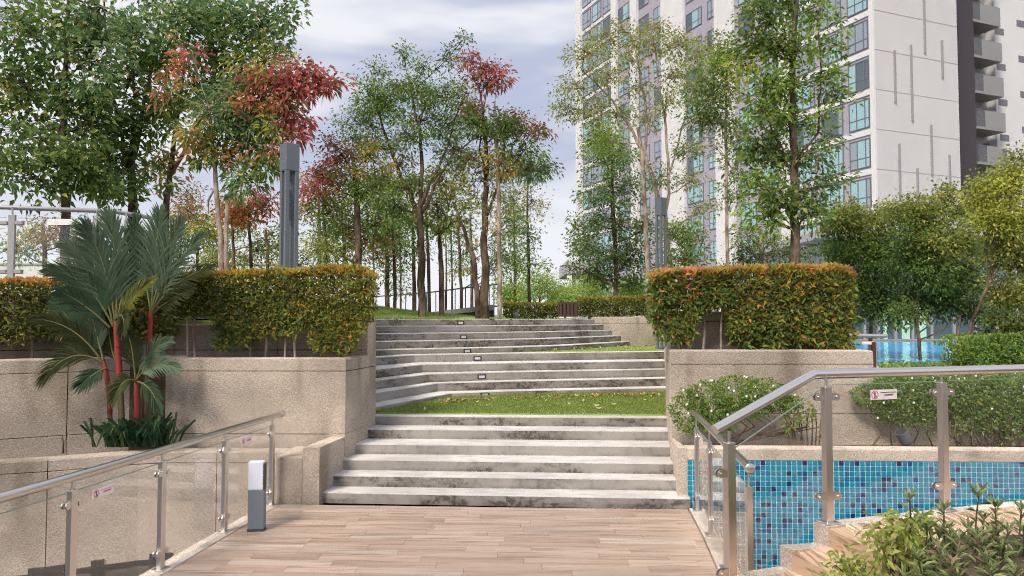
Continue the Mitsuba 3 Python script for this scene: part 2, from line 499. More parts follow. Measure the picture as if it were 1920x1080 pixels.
t5 = [np.asarray(q) for q in top[4][2]]
pod = Polygon([t5[0] + [0, .26], t5[1] + [0, .26], t5[2] + [0, .26], t5[3] + [0, .15], np.array([2.35, 20.0]), np.array([5.0, 20.0]), np.array([5.0, 24.0]), np.array([4.0, 38.0]), np.array([-26, 38.0]), np.array([-26, 10.4]), np.array([-2.15, 10.4]), np.array([-2.75, 14.0])]).buffer(0)
gx, gy = np.meshgrid(np.arange(-26, 12.1, 0.4), np.arange(10.2, 38.2, 0.4))
from shapely import contains_xy
v = np.stack([gx.ravel(), gy.ravel(), podium_z(gx.ravel(), gy.ravel())], 1)
nx, ny = gx.shape[1], gx.shape[0]
I = (np.arange(ny - 1)[:, None] * nx + np.arange(nx - 1)).ravel()
quads = np.stack([I, I + 1, I + nx + 1, I + nx], 1)
cen = v[quads].mean(1)
quads = quads[contains_xy(pod, cen[:, 0], cen[:, 1])]
rim = prism(pod.exterior.coords, 0.6, 2.085)
solo('podium_lawn', cat([Mesh(v, np.vstack([quads[:, [0, 1, 2]], quads[:, [0, 2, 3]]])), rim]), 'turf', kind='structure', smooth=30)
# soil bed behind the right hedge and terrace round the pool
sheet('planting_bed', [(2.25, 10.35), (4.6, 10.35), (5.3, 19.0), (3.5, 16.3)], 2.02, 'soil')
pool_pts = [on(1590, 683, 1.2), on(1690, 684.5, 1.2), on(1830, 686, 1.2)]
PX0 = 6.2
solo('pool_terrace', prism([(4.6, 10.0), (40, 10.0), (40, 70), (8, 70), (4.7, 30)], 0.5, 1.12), 'grey_concrete', kind='structure')
solo('pool_water', prism([(6.3, 14.6), (13.0, 14.2), (24, 29.3), (11.0, 30.0)], 1.13, 1.2), 'pool_water_bsdf', kind='structure')

# ------------------------------------------------------------------ pebble-dash walls, panel by panel
def wall(name, label, path, t, zs, cuts=(), category='wall', coping=True, core_z0=None, gap=0.010, proud=0.0, mat='pebble', labels_for=None):
    """zs: levels of the horizontal joints from the bottom up, cuts: lengths of the upright joints"""
    k = thing(name, label, category)
    L = plen(path)
    c = [0.0] + list(cuts) + [L]
    part(k, 'core', sweep([(0.014, zs[0]), (t - 0.004, zs[0]), (t - 0.004, zs[-1] - 0.02), (0.014, zs[-1] - 0.02)], cut(path, 0.012, L - 0.012)), 'joint')
    for b in range(len(zs) - 1):
        last = b == len(zs) - 2
        for j in range(len(c) - 1):
            s0 = c[j] + (gap / 2 if j else 0)
            s1 = c[j + 1] - (gap / 2 if j < len(c) - 2 else 0)
            z0, z1 = zs[b] + (gap / 2 if b else 0), zs[b + 1] - (0 if last else gap / 2)
            ch = 0.016 if last else 0.004
            prof = [(0, z0), (t, z0), (t, z1 - ch), (t - ch, z1), (ch, z1), (0, z1 - ch)]
            if proud and last:
                prof = [(d - proud if d < t / 2 else d, z) for d, z in prof]
            part(k, 'coping' if (last and coping) else 'panel', sweep(prof, cut(path, s0, s1)), mat)
    return k


A = on(598, 943, 0)[:2]
Cn = on(647, 819, 0.627)[:2]
Rr = np.array([-1.90, 10.45])
# left planter: face, then the return beside the steps
PW = [(-4.36, 9.44), tuple(Cn), tuple(Rr)]
wall('planter_wall', 'pebble-dash planter wall right of the red-stemmed palm, its end facing the steps', PW, 0.30, [-0.05, 0.66, 1.445, 1.607])
CW = [(-9.8, 6.9), (-8.6, 7.45), (-7.3, 8.15), (-6.07, 8.85), (-5.45, 9.20), (-4.95, 9.48), (-4.28, 9.86)]
wall('planter_wall', 'curved pebble-dash planter wall behind the palm, at the left edge', CW, 0.30, [-0.05, 0.68, 1.447, 1.612], cuts=[plen(CW[:3]), plen(CW[:5])])
LW = [(-9.4, 6.4), (-8.4, 6.95), (-7.0, 7.72), (-5.69, 8.30), (-5.22, 8.47), (-4.75, 8.72), (-4.41, 8.90), (-4.11, 8.98), (-2.70, 8.98)]
wall('channel_wall', 'low curved pebble-dash wall rising from the dark channel on the left', LW, 0.24, [-0.80, 0.385, 0.52], cuts=[plen(LW[:3]), plen(LW[:5]) , plen(LW[:7]) + 0.9])
# dark mosaic along the foot of the channel wall
dt = thing('tile_band', 'dark mosaic tile band along the foot of the curved channel wall', 'tiles')
part(dt, 'tile_strip', sweep([(-0.012, -0.80), (0.004, -0.80), (0.004, -0.735), (-0.012, -0.735)], LW), 'dark_tile')
rr = random.Random(3)
s = 0.4
while s < plen(LW) - 0.2:
    w = rr.choice((0.065, 0.065, 0.13))
    if rr.random() < 0.62:
        part(dt, 'tile', sweep([(-0.014, -0.733), (0.004, -0.733), (0.004, -0.668), (-0.014, -0.668)], cut(LW, s, s + w)), 'dark_tile')
    s += w + rr.choice((0.004, 0.07))
# the block beside the lowest steps
AX, AY = A
k = thing('step_side_wall', 'low pebble-dash side wall with a ledge, left of the lowest steps', 'wall')
part(k, 'ledge', box(AX - 0.50, AX - 0.19, AY, 9.36, -0.8, 0.520, 0.012), 'pebble')
sidev = (Cn - A)
part(k, 'curb', prism([(AX - 0.192, AY), (AX, AY), tuple(Cn + [0, 0.05]), (Cn[0] - 0.192, Cn[1] + 0.05)], -0.8, 0.627), 'pebble')
# the steps side of the planter below the panels
part(k, 'return', prism([(Cn[0] - 0.2, Cn[1]), (Cn[0] + 0.004, Cn[1] - 0.004), (Rr[0] + 0.004, Rr[1]), (Rr[0] - 0.25, Rr[1])], -0.8, 0.66), 'pebble')
# soil in the left beds
solo('planting_bed', prism([(-9.4, 7.35), (-8.4, 7.6), (-7.2, 8.25), (-6.0, 8.93), (-4.35, 9.8), (-2.1, 9.6), (-2.02, 10.1), (-9.9, 10.1)], 0.3, 1.50), 'soil', kind='structure')
solo('planting_bed', prism([(-9.4, 6.5), (-8.4, 7.05), (-7.0, 7.82), (-5.6, 8.42), (-4.41, 9.0), (-2.72, 9.05), (-2.72, 9.35), (-4.3, 9.45), (-4.28, 9.82), (-5.45, 9.15), (-7.3, 8.1), (-9.8, 6.85)], -0.8, 0.44), 'soil', kind='structure')
# upper wall behind the hedge and along the upper steps
UW = [(-12.0, 9.2), (-9.0, 9.75), (-6.0, 10.12), (-1.958, 10.14)]
wall('retaining_wall', 'shaded upper pebble-dash wall behind the left hedge and the palm', UW, 0.26, [1.3, 1.68, 2.03], cuts=[3.05, 4.6, 6.0, 7.5, 8.9])
SW = [(-1.956, 10.14), (-1.90, 10.45), (-2.64, 14.0), (-3.22, 17.0)]
wall('stair_wall', 'narrow pebble-dash wall end standing at the left of the upper steps', [SW[0], SW[1], SW[2], SW[3]], 0.26, [0.5, 1.445, 2.06, 2.11], coping=False)

# right side
B = on(1272, 945, 0)[:2]
D = np.array([1.965, 9.27])
E_ = np.array([2.17, 10.6])
TWa, TWb = np.array(B), np.array([9.2, B[1] - 0.0375 * (9.2 - B[0])])


def tw(x):
    return B[1] - 0.0375 * (x - B[0])


k = thing('step_side_wall', 'low pebble-dash side wall right of the lowest steps, beside the blue tiles', 'wall')
part(k, 'curb', prism([tuple(B), (B[0] + 0.105, tw(B[0] + 0.105)), (B[0] + 0.105, D[1] + 0.05), (D[0] + 0.006, D[1] + 0.05)], -0.8, 0.63), 'pebble')
part(k, 'return', prism([(D[0] - 0.004, D[1]), (D[0] + 0.25, D[1] + 0.03), (E_[0] + 0.25, E_[1]), (E_[0] - 0.004, E_[1])], -0.8, 0.66), 'pebble')
PR = [tuple(E_), tuple(D), (4.47, 9.27), (4.47, 10.2)]
kk = thing('planter_wall', 'pebble-dash planter wall under the right orange-tipped hedge', 'wall')
# travelled the other way round so that its inner side lies to the left
PRr = PR
zs = [-0.05, 0.93, 1.54, 1.71]
part(kk, 'core', sweep([(0.014, zs[0]), (0.296, zs[0]), (0.296, zs[-1] - 0.02), (0.014, zs[-1] - 0.02)], PRr), 'joint')
for b in range(3):
    z0, z1 = zs[b] + (0.005 if b else 0), zs[b + 1] - (0.005 if b < 2 else 0)
    ch = 0.016 if b == 2 else 0.004
    part(kk, 'coping' if b == 2 else 'panel', sweep([(0, z0), (0.30, z0), (0.30, z1 - ch), (0.30 - ch, z1), (ch, z1), (0, z1 - ch)], PRr), 'pebble')
wall('retaining_wall', 'upper pebble-dash wall glimpsed between the stems of the right hedge', [(2.12, 9.98), (4.3, 9.98), (4.3, 10.9)], 0.25, [1.3, 2.07, 2.20])
solo('planting_bed', prism([(2.1, 9.5), (4.2, 9.5), (4.2, 10.0), (2.1, 10.0)], 0.3, 1.58), 'soil', kind='structure')
wall('stair_wall', 'pebble-dash wall closing the right end of the middle steps', [(3.28, 16.2), (2.87, 14.0), (2.20, 10.62)], 0.24, [0.5, 1.46], coping=False)
wall('bed_wall', 'low pebble-dash wall under the white-flowered shrubs at the right edge', [(4.478, 9.29), (9.2, 9.1)], 0.25, [-0.05, 0.95], coping=False)
solo('planting_bed', prism([(2.0, tw(2.0) + 0.2), (9.2, tw(9.2) + 0.2), (9.2, 9.15), (4.5, 9.25), (2.0, 9.25)], -0.5, 0.55), 'soil', kind='structure')
solo('planting_slope', Mesh([(4.45, 9.4, 0.93), (11.5, 9.2, 0.93), (13, 14.2, 1.17), (5.2, 14.4, 1.17), (4.45, 9.4, 0.2), (11.5, 9.2, 0.2)], [(0, 1, 2), (0, 2, 3), (0, 4, 5), (0, 5, 1)]), 'soil', kind='structure')
# far wall at the right end of the upper steps
wall('terrace_wall', 'pale pebble-dash wall below the far hedge, at the end of the upper steps', [(2.16, 19.56), (5.2, 19.56)], 0.3, [1.2, 1.99, 2.155])

# the blue mosaic wall
tk = thing('tiled_wall', 'blue mosaic tiled channel wall with a pebble coping, behind the right railing', 'wall')
x0 = B[0] + 0.107
NT, PT = 122, 0.0585
cos = 1 / math.hypot(1, 0.0375)
part(tk, 'backing', prism([(x0, tw(x0) + 0.012), (9.2, tw(9.2) + 0.012), (9.2, tw(9.2) + 0.2), (x0, tw(x0) + 0.2)], -0.9, 0.500), 'grout')
part(tk, 'coping', sweep(slab_profile(0.23, 0.502, 0.63, 0.012), [(x0, tw(x0)), (9.2, tw(9.2))]), 'pebble_pale')
ru = random.Random(11)
tile_box = cbox((PT - 0.0085, 0.010, PT - 0.0085), 0.0025)
yaw = math.atan(-0.0375)
protos = [mikit.ply(tile_box, f'tile_{i}') for i in range(8)]
cells = []
for i in range(NT):
    for j in range(22):
        xx, z = x0 + (i + 0.5) * PT * cos, 0.498 - (j + 0.5) * PT
        c = ru.choices(range(8), (26, 20, 20, 16, 12, 9, 6, 10))[0]
        seen = on  # tiles are counted by how large they show: nearest the middle of the stretch between deck and steps
        vis = 0 if (j < 8 and 8 < i < 46) else 1
        cells.append((vis, i, j, xx, z, c))
cells.sort(key=lambda q: (q[0], q[2], q[1]))
rest = {i: [] for i in range(8)}
for n_, (vis, i, j, xx, z, c) in enumerate(cells):
    M = trimesh.transformations.rotation_matrix(yaw, (0, 0, 1))
    M[:3, 3] = (xx, tw(xx) + 0.007 + ru.uniform(-.0006, .0006), z)
    if n_ < 298:
        part_copy(tk, 'tile', protos[c], M)
    else:
        m = tile_box.copy()
        m.apply_transform(M)
        rest[c].append(m)
for c, ms in rest.items():
    part(tk, 'mosaic', cat(ms), f'tile_{c}', kind='stuff')

# upper wooden landing with its steps, lower right
land = thing('landing', kind='structure')
lf = [(2.03, 5.06), (3.95, 5.72), (5.2, 6.1), (5.2, 3.2), (2.45, 3.2), (2.22, 4.1)]


def landing_step(xs, z, zb, first):
    """one step: pebble edge strip towards the channel, wood boards elsewhere"""
    xa, xb, ya = xs
    poly = [(xa, ya), (xb, ya + 0.3 * (xb - xa)), (xb + 0.45, 3.2), (xa + 0.42, 3.2)]
    return poly


steps_l = [(2.02, 5.06, 0.74), (1.765, 4.99, 0.61), (1.50, 4.87, 0.48), (1.25, 4.78, 0.35), (1.0, 4.70, 0.22), (0.75, 4.60, 0.10)]
for i, (xa, ya, z) in enumerate(steps_l):
    xb = steps_l[i - 1][0] + 0.05 if i else 5.4
    yb = (steps_l[i - 1][1] if i else ya + 0.335 * (xb - xa))
    ux, uy = xb - xa, yb - ya
    L = math.hypot(ux, uy)
    nxn, nyn = uy / L * 0.11, -ux / L * 0.11
    front = [(xa, ya), (xb, yb), (xb + nxn, yb + nyn), (xa + nxn * 1.6 + 0.0, ya + nyn)]
    part(land, 'edge', prism(front, -0.9 if i < 3 else -0.02, z), 'pebble_pale')
    inner = [(xa + nxn * 1.6, ya + nyn - 0.001), (xb + nxn, yb + nyn - 0.001), (xb + nxn + 0.35, 3.0), (xa + 0.40, 3.0)]
    rm = prism(inner, -0.02, z - 0.014)
    part(land, 'riser', rm, 'plank_y', uv=np.tile([[0.3 + 0.1 * i, 0.21 * i + 0.1]], (len(rm.vertices), 1)))
    # boards of the tread, running away from the nose
    for j in range(14 if i == 0 else 2):
        w = 0.158
        off = j * w
        q = [(inner[0][0] + off + 0.002, 6.4), (inner[0][0] + off + w - 0.002, 6.4), (inner[0][0] + 0.30 + off + w - 0.002, 3.0), (inner[0][0] + 0.30 + off + 0.002, 3.0)]
        pl = Polygon(q).intersection(Polygon(inner))
        if pl.is_empty or pl.area < 0.003 or pl.geom_type != 'Polygon':
            continue
        m = trimesh.creation.extrude_polygon(pl, 0.0135, engine='earcut')
        m.apply_translation((0, 0, z - 0.0137))
        part(land, 'board', m, 'plank_y', uv=np.tile([[ru.random(), ru.random()]], (len(m.vertices), 1)))


def plank_y(p, n, uv):
    t, s = uv.x, uv.y * 37.0
    g = fbm(p.x * 40 + s * 3, p.y * 2.6 + s, p.z * 42, 4)
    c = mix((0.42, 0.28, 0.19), (0.58, 0.43, 0.31), t)
    return mix(c, (0.20, 0.12, 0.075), smoothstep(0.48, 0.72, g) * 0.8)


bumped('plank_y', plank_y, 0.5, None, spec=0.45)
# dark sloping ramp and its wall on the podium
k = thing('concrete_ramp', 'dark grey concrete ramp slab sloping up behind the tree trunks', 'ramp')
a, b_ = at(752, 592, 22.5), at(925, 571, 21.5)
part(k, 'slab', cat([Mesh(*(lambda P: (P, [(0, 1, 2), (0, 2, 3), (4, 6, 5), (4, 7, 6), (0, 4, 5), (0, 5, 1), (1, 5, 6), (1, 6, 2), (2, 6, 7), (2, 7, 3), (3, 7, 4), (3, 4, 0)]))([
    (a[0], a[1], a[2]), (b_[0], b_[1], b_[2]), (b_[0], b_[1], b_[2] - 0.16), (a[0], a[1], a[2] - 0.10), (a[0], a[1] + 1.6, a[2]), (b_[0], b_[1] + 1.6, b_[2]), (b_[0], b_[1] + 1.6, b_[2] - 0.16), (a[0], a[1] + 1.6, a[2] - 0.10)]))]), 'grey_concrete')
part(k, 'wall', Mesh(*(lambda P: (P, [(0, 1, 2), (0, 2, 3), (4, 6, 5), (4, 7, 6), (0, 4, 5), (0, 5, 1), (1, 5, 6), (1, 6, 2), (2, 6, 7), (2, 7, 3), (3, 7, 4), (3, 4, 0)]))([
    (a[0] + .1, a[1] + .1, a[2] - .1), (b_[0], b_[1] + .1, b_[2] - .16), (b_[0], b_[1] + .1, 1.9), (a[0] + .1, a[1] + .1, 1.9), (a[0] + .1, a[1] + 1.5, a[2] - .1), (b_[0], b_[1] + 1.5, b_[2] - .16), (b_[0], b_[1] + 1.5, 1.9), (a[0] + .1, a[1] + 1.5, 1.9)])), 'dark_grey')
# ------------------------------------------------------------------ railings
def sticker(rail, c, ux, w=0.23, h=0.066, flip=1, slope=0.0):
    """white notice with a red prohibition ring, glued on a pane: c its centre, ux the direction of reading"""
    ux = np.asarray(ux, float) / np.linalg.norm(ux)
    up = np.array([0, 0, 1.0])
    n = np.cross(ux, up)
    M = np.eye(4)
    M[:3, 0], M[:3, 1], M[:3, 2], M[:3, 3] = ux, up, n, c

    def put(m, z):
        m.apply_translation((0, 0, z))
        m.apply_transform(M)
        return m
    st = part(rail, 'warning_sticker', put(cbox((w, h, 0.002)), 0.004), 'sticker')
    ring = trimesh.creation.annulus(r_min=h * 0.36, r_max=h * 0.44, height=0.001, sections=28)
    ring.apply_translation((-w / 2 + h * 0.55, 0, 0))
    slash = rot(cbox((h * 0.8, h * 0.07, 0.001)), -0.8, (-w / 2 + h * 0.55, 0, 0))
    man = [trimesh.creation.cylinder(radius=h * 0.09, height=0.001, sections=12)]
    man[0].apply_translation((-w / 2 + h * 0.55, h * 0.2, 0))
    man.append(rot(cbox((h * 0.16, h * 0.3, 0.001)), 0.1, (-w / 2 + h * 0.55, 0, 0)))
    man.append(rot(cbox((h * 0.07, h * 0.26, 0.001)), 0.5, (-w / 2 + h * 0.62, -h * 0.2, 0)))
    man.append(rot(cbox((h * 0.07, h * 0.26, 0.001)), -0.3, (-w / 2 + h * 0.5, -h * 0.2, 0)))
    part(st, 'prohibition_ring', put(cat([ring, slash]), 0.0058), 'red_print')
    part(st, 'climbing_figure', put(cat(man), 0.0054), 'dark_grey')
    q = random.Random(int(abs(c[0] * 1000)))
    for row, (yy, hh, x1, mat) in enumerate(((h * 0.20, h * 0.10, 0.95, 'pink_print'), (-h * 0.05, h * 0.17, 0.86, 'red_print'))):
        ms, x = [], -w / 2 + h * (1.25 if row == 0 else 1.75)
        while x < -w / 2 + w * x1:
            l = q.uniform(0.004, 0.008)
            ms.append(rot(cbox((l, hh, 0.001)), 0, (x + l / 2, yy, 0)))
            x += l + 0.0022
        part(st, 'print_line', put(cat(ms), 0.0054), mat)
    return st


def post(rail, x, y, z, yaw, h=0.90, top=1.0, sx=0.045, sy=0.062, clamps=(0.16, 0.79), sides=(-1, 1), round_clamp=True, stem_r=0.009):
    """square post with foot plate, thin stem up to the handrail and glass clamps"""
    p = part(rail, 'post', rot(box(-sx / 2, sx / 2, -sy / 2, sy / 2, 0.010, h, 0.004), yaw, (x, y, z)), 'steel')
    part(p, 'base_plate', rot(box(-sx * 1.15, sx * 1.15, -sy * 1.0, sy * 1.0, 0, 0.012, 0.003), yaw, (x, y, z)), 'steel')
    part(p, 'stem', tube([(x, y, z + h), (x, y, z + h + 0.01), (x, y, z + top)], [stem_r] * 3, 10), 'steel', smooth=40)
    for s in sides:
        for cz in clamps:
            if round_clamp:
                ms = []
                for o in (-0.016, 0.016):
                    c = trimesh.creation.cylinder(radius=0.024, height=0.012, sections=18)
                    c.apply_transform(trimesh.transformations.rotation_matrix(math.pi / 2, (0, 1, 0)))
                    c.apply_translation((o, s * (sy / 2 + 0.030), cz))
                    ms.append(c)
                ms.append(box(-0.008, 0.008, min(s * sy / 2, s * (sy / 2 + 0.03)), max(s * sy / 2, s * (sy / 2 + 0.03)), cz - 0.012, cz + 0.012))
            else:
                ms = []
                for o in (-0.014, 0.014):
                    c = trimesh.creation.cylinder(radius=0.024, height=0.010, sections=18)
                    c.apply_transform(trimesh.transformations.rotation_matrix(math.pi / 2, (0, 1, 0)))
                    c.apply_translation((o, s * (sy / 2 + 0.045), cz))
                    ms += [c, box(o - 0.005, o + 0.005, min(s * sy / 2, s * (sy / 2 + 0.045)), max(s * sy / 2, s * (sy / 2 + 0.045)), cz - 0.0235, cz + 0.0235)]
                    bolt = trimesh.creation.cylinder(radius=0.008, height=0.016, sections=10)
                    bolt.apply_transform(trimesh.transformations.rotation_matrix(math.pi / 2, (0, 1, 0)))
                    bolt.apply_translation((o * 1.3, s * (sy / 2 + 0.045), cz))
                    ms.append(bolt)
            part(p, 'glass_clamp', rot(cat(ms), yaw, (x, y, z)), 'steel', smooth=35)
    return p


def pane(rail, a, b, za0, za1, zb0, zb1):
    """one glass panel from plan point a to b, its lower and upper edges at the given levels"""
    a, b = np.asarray(a, float), np.asarray(b, float)
    P = [(a[0], a[1], za0), (b[0], b[1], zb0), (b[0], b[1], zb1), (a[0], a[1], za1)]
    g = part(rail, 'glass_panel', Mesh(P, [(0, 1, 2), (0, 2, 3)]), 'glass')
    part(g, 'edge', bar(np.array(P[3]), np.array(P[2]), 0.006), 'glass_edge')
    return g


def unit(v):
    v = np.asarray(v, float)
    return v / np.linalg.norm(v)


def smooth_path(pts, n=6):
    p = np.asarray(pts, float)
    t = np.linspace(0, len(p) - 1, (len(p) - 1) * n + 1)
    from scipy.interpolate import CubicSpline
    return CubicSpline(np.arange(len(p)), p)(t)


# left railing: along the deck edge, gently curved
rl = thing('glass_railing', 'stainless steel and glass railing along the left edge of the wooden deck', 'railing')
R = RAIL_L
hz = 0.995
path = smooth_path([(x, y, hz) for x, y in R] + [(-2.672, 8.88 - 0.20, hz)], 5)
part(rl, 'handrail', tube(path, 0.033, 18), 'steel', smooth=40)
for i in range(1, len(R)):
    x, y = R[i]
    d = unit(np.subtract(R[min(i + 1, len(R) - 1)], R[i - 1]))
    yaw = math.atan2(d[1], d[0]) - math.pi / 2
    post(rl, x, y, 0.008, yaw, sides=(-1, 1) if i < len(R) - 1 else (-1,), clamps=(0.145, 0.80))
for i in range(len(R) - 1):
    a, b = np.array(R[i]), np.array(R[i + 1])
    d = unit(b - a)
    pane(rl, a + d * 0.06, b - d * 0.06, 0.045, 0.895, 0.045, 0.895)
for i, f in ((4, 0.30), (6, 0.42)):
    a, b = np.array(R[i - 1]), np.array(R[i])
    c = a + (b - a) * f
    sticker(rl, (c[0], c[1], 0.825 if i == 4 else 0.83), (*(b - a), 0))

# railing along the right edge of the deck
rr_ = thing('glass_railing', 'short steel and glass railing along the right deck edge, ending in a round cap', 'railing')
R = RAIL_R
zr = 1.045
pth = [(R[0][0] + 0.02, R[0][1] + 0.22, zr)] + [(x, y, zr) for x, y in R] + [(R[-1][0] - 0.01, R[-1][1] - 0.06, zr)]
part(rr_, 'handrail', tube(pth, 0.031, 18), 'steel', smooth=40)
cap = trimesh.creation.icosphere(subdivisions=2, radius=0.038)
cap.apply_transform(trimesh.transformations.scale_matrix(0.35, (0, 0, 0), (0, 1, 0)))
cap.apply_translation((R[-1][0] - 0.012, R[-1][1] - 0.066, zr))
part(rr_, 'end_cap', cap, 'steel', smooth=True)
for i, (x, y) in enumerate(R):
    d = unit(np.subtract(R[min(i + 1, len(R) - 1)], R[max(i - 1, 0)]))
    yaw = math.atan2(d[1], d[0]) - math.pi / 2
    post(rr_, x, y, 0.010, yaw, top=zr, sides=(1,) if i == 0 else (-1,) if i == len(R) - 1 else (-1, 1), clamps=(0.16, 0.80))
for i in range(len(R) - 1):
    a, b = np.array(R[i]), np.array(R[i + 1])
    d = unit(b - a)
    pane(rr_, a + d * 0.06, b - d * 0.06, 0.045, 0.90, 0.045, 0.90)
for i, f in ((0, 0.40), (2, 0.45)):
    a, b = np.array(R[i]), np.array(R[i + 1])
    c = a + (b - a) * f
    sticker(rr_, (c[0], c[1], 0.83), (*(a - b), 0), w=0.21)

# railing of the landing: sloping beside the steps, then level
rq = thing('glass_railing', 'near stainless steel and glass railing that climbs the wooden steps at lower right', 'railing')
z_end, z_lev = 1.395, 1.728
q0, q1 = at(1340, 804, 4.78), at(1524, 701, 5.04)
q0[2], q1[2] = z_end, z_lev
lv = [(q1[0], q1[1], z_lev), (3.06, 5.36, z_lev), (4.2, 5.74, z_lev), (5.3, 6.12, z_lev)]
part(rq, 'handrail', tube([q0, q0 + (q1 - q0) * 0.5, q1 - (q1 - q0) * 0.012, q1 + 0.012 * (np.array(lv[1]) - q1), *lv[1:]], 0.033, 20), 'steel', smooth=40)
bigp = (1.352, 4.62)
yawq = math.atan2(lv[1][1] - lv[0][1], lv[1][0] - lv[0][0]) - math.pi / 2
bx = at(1368, 900, 4.62)
post(rq, bx[0], bx[1], 0.36, yawq + 0.12, h=0.985, top=1.05, sx=0.05, sy=0.062, sides=(-1,), clamps=(0.20, 0.80), round_clamp=False)
u1 = at(1551, 850, 5.04)
u2 = at(1769, 850, 5.37)
for u in (u1, u2, np.array([3.95, 5.67, 0]), np.array([4.85, 5.97, 0])):
    post(rq, u[0], u[1], 0.742, yawq, h=0.905, top=z_lev - 0.742, sx=0.05, sy=0.056, sides=(-1, 1), clamps=(0.175, 0.835), round_clamp=False)
for a, b in (((u1[0], u1[1]), (u2[0], u2[1])), ((u2[0], u2[1]), (3.95, 5.67)), ((3.95, 5.67), (4.85, 5.97))):
    a, b = np.array(a), np.array(b)
    d = unit(b - a)
    pane(rq, a + d * 0.05, b - d * 0.05, 0.80, 1.655, 0.80, 1.655)
a, b = np.array([bx[0], bx[1]]), np.array([u1[0], u1[1]])
d = unit(b - a)
pane(rq, a + d * 0.045, b - d * 0.05, 0.46, 1.305, 0.76, 1.635)
c = at(1656, 739.5, 5.205)
sticker(rq, c, (u2[0] - u1[0], u2[1] - u1[1], 0), w=0.232, h=0.068)

# upper railing behind the palm
ru_ = thing('glass_railing', 'glass railing with a bending steel handrail high above the palm, at the left edge', 'railing')
Z = 3.57
pr = [on(-220, 381, Z), on(0, 388.5, Z), on(213, 396.5, Z), on(300, 411, Z)]
part(ru_, 'handrail', tube([*pr[:2], *pr[2:]], 0.030, 14), 'pale_metal', smooth=40)
pp = [at(-130, 450, 9.72), at(22, 450, 9.78), at(181, 450, 9.98), at(236, 450, 10.3), at(297, 450, 10.9)]
for i, q in enumerate(pp):
    zt = Z - 2.42
    p_ = part(ru_, 'post', box(q[0] - 0.045, q[0] + 0.045, q[1] - 0.02, q[1] + 0.02, 2.40, 3.47, 0.004) if i < 3 else box(q[0] - 0.02, q[0] + 0.02, q[1] - 0.02, q[1] + 0.02, 2.40, 3.47, 0.004), 'pale_metal')
    part(p_, 'stem', tube([(q[0], q[1], 3.46), (q[0], q[1], 3.57)], 0.012, 8), 'pale_metal')
    for cz in (2.72, 3.36):
        for s in (-1, 1):
            part(p_, 'glass_clamp', box(q[0] + s * 0.10 - 0.05, q[0] + s * 0.10 + 0.05, q[1] - 0.03, q[1] + 0.03, cz - 0.028, cz + 0.028, 0.008), 'pale_metal')
for i in range(len(pp) - 1):
    a, b = pp[i][:2], pp[i + 1][:2]
    d = unit(b - a)
    pane(ru_, a + d * 0.07, b - d * 0.07, 2.55, 3.43, 2.55, 3.43)
for px, py, Yq, w in ((113, 416.5, 9.86, 0.33), (262, 427, 10.55, 0.26)):
    c = at(px, py, Yq)
    part(ru_, 'label_plate', box(c[0] - w / 2, c[0] + w / 2, c[1] - 0.012, c[1] - 0.008, c[2] - 0.040, c[2] + 0.040), 'white_paint')
solo('walkway', prism([(-12, 9.7), (-6.5, 9.68), (-5.3, 9.92), (-4.6, 10.85), (-4.6, 13.5), (-12, 13.5)], 1.8, 2.41), 'grey_concrete', kind='structure')

# ------------------------------------------------------------------ bollard, lamp posts, lights in the steps, bin, spotlights
c = on(478, 997, 0.0)
bo = thing('bollard_light', 'grey square bollard light with a pale upper half, on the deck beside the left railing', 'bollard')
part(bo, 'shaft', rot(box(-0.078, 0.078, -0.05, 0.05, 0.02, 0.405, 0.005), 0.10, (c[0], c[1] + 0.05, 0)), 'bollard_grey')
part(bo, 'foot', rot(box(-0.082, 0.082, -0.054, 0.054, 0, 0.02), 0.10, (c[0], c[1] + 0.05, 0)), 'dark_grey')
part(bo, 'lens', rot(box(-0.078, 0.066, -0.05, 0.05, 0.407, 0.682, 0.005), 0.10, (c[0], c[1] + 0.05, 0)), 'bollard_lens')
part(bo, 'shade_strip', rot(box(0.0665, 0.079, -0.05, 0.05, 0.407, 0.660, 0.002), 0.10, (c[0], c[1] + 0.05, 0)), 'dark_grey')  # dark strip standing in for the shade on the right side


def lamp_post(label, x, y, z0, z1, s, yaw):
    k = thing('lamp_post', label, 'lamp post')
    hh = 0.42
    part(k, 'head', rot(box(-s / 2, s / 2, -s / 2, s / 2, z1 - hh, z1, 0.006), yaw, (x, y, 0)), 'lamp_grey')
    w = s * 0.27
    for sx in (-1, 1):
        for sy in (-1, 1):
            cx, cy = sx * (s / 2 - w / 2 - 0.004), sy * (s / 2 - w / 2 - 0.004)
            part(k, 'leg', rot(box(cx - w / 2, cx + w / 2, cy - w / 2, cy + w / 2, z0, z1 - hh, 0.004), yaw, (x, y, 0)), 'lamp_grey')
    part(k, 'core', rot(box(-s * 0.12, s * 0.12, -s * 0.12, s * 0.12, z1 - hh - 0.75, z1 - hh - 0.28), yaw, (x, y, 0)), 'lamp_grey')
    part(k, 'foot', rot(box(-s * 0.6, s * 0.6, -s * 0.6, s * 0.6, z0 - 0.01, z0 + 0.015), yaw, (x, y, 0)), 'lamp_grey')


lamp_c = at(542, 400, 11.4)
lamp_post('dark grey square lamp post with four slender legs, behind the left hedge', lamp_c[0], lamp_c[1], 2.08, at(542, 271, 11.4)[2], 0.222, 0.73)
lamp_c = at(1240, 500, 17.4)
lamp_post('slender grey square lamp post among the pale trunks behind the right hedge', lamp_c[0], lamp_c[1], 1.43, at(1240, 371, 17.4)[2], 0.195, 0.60)

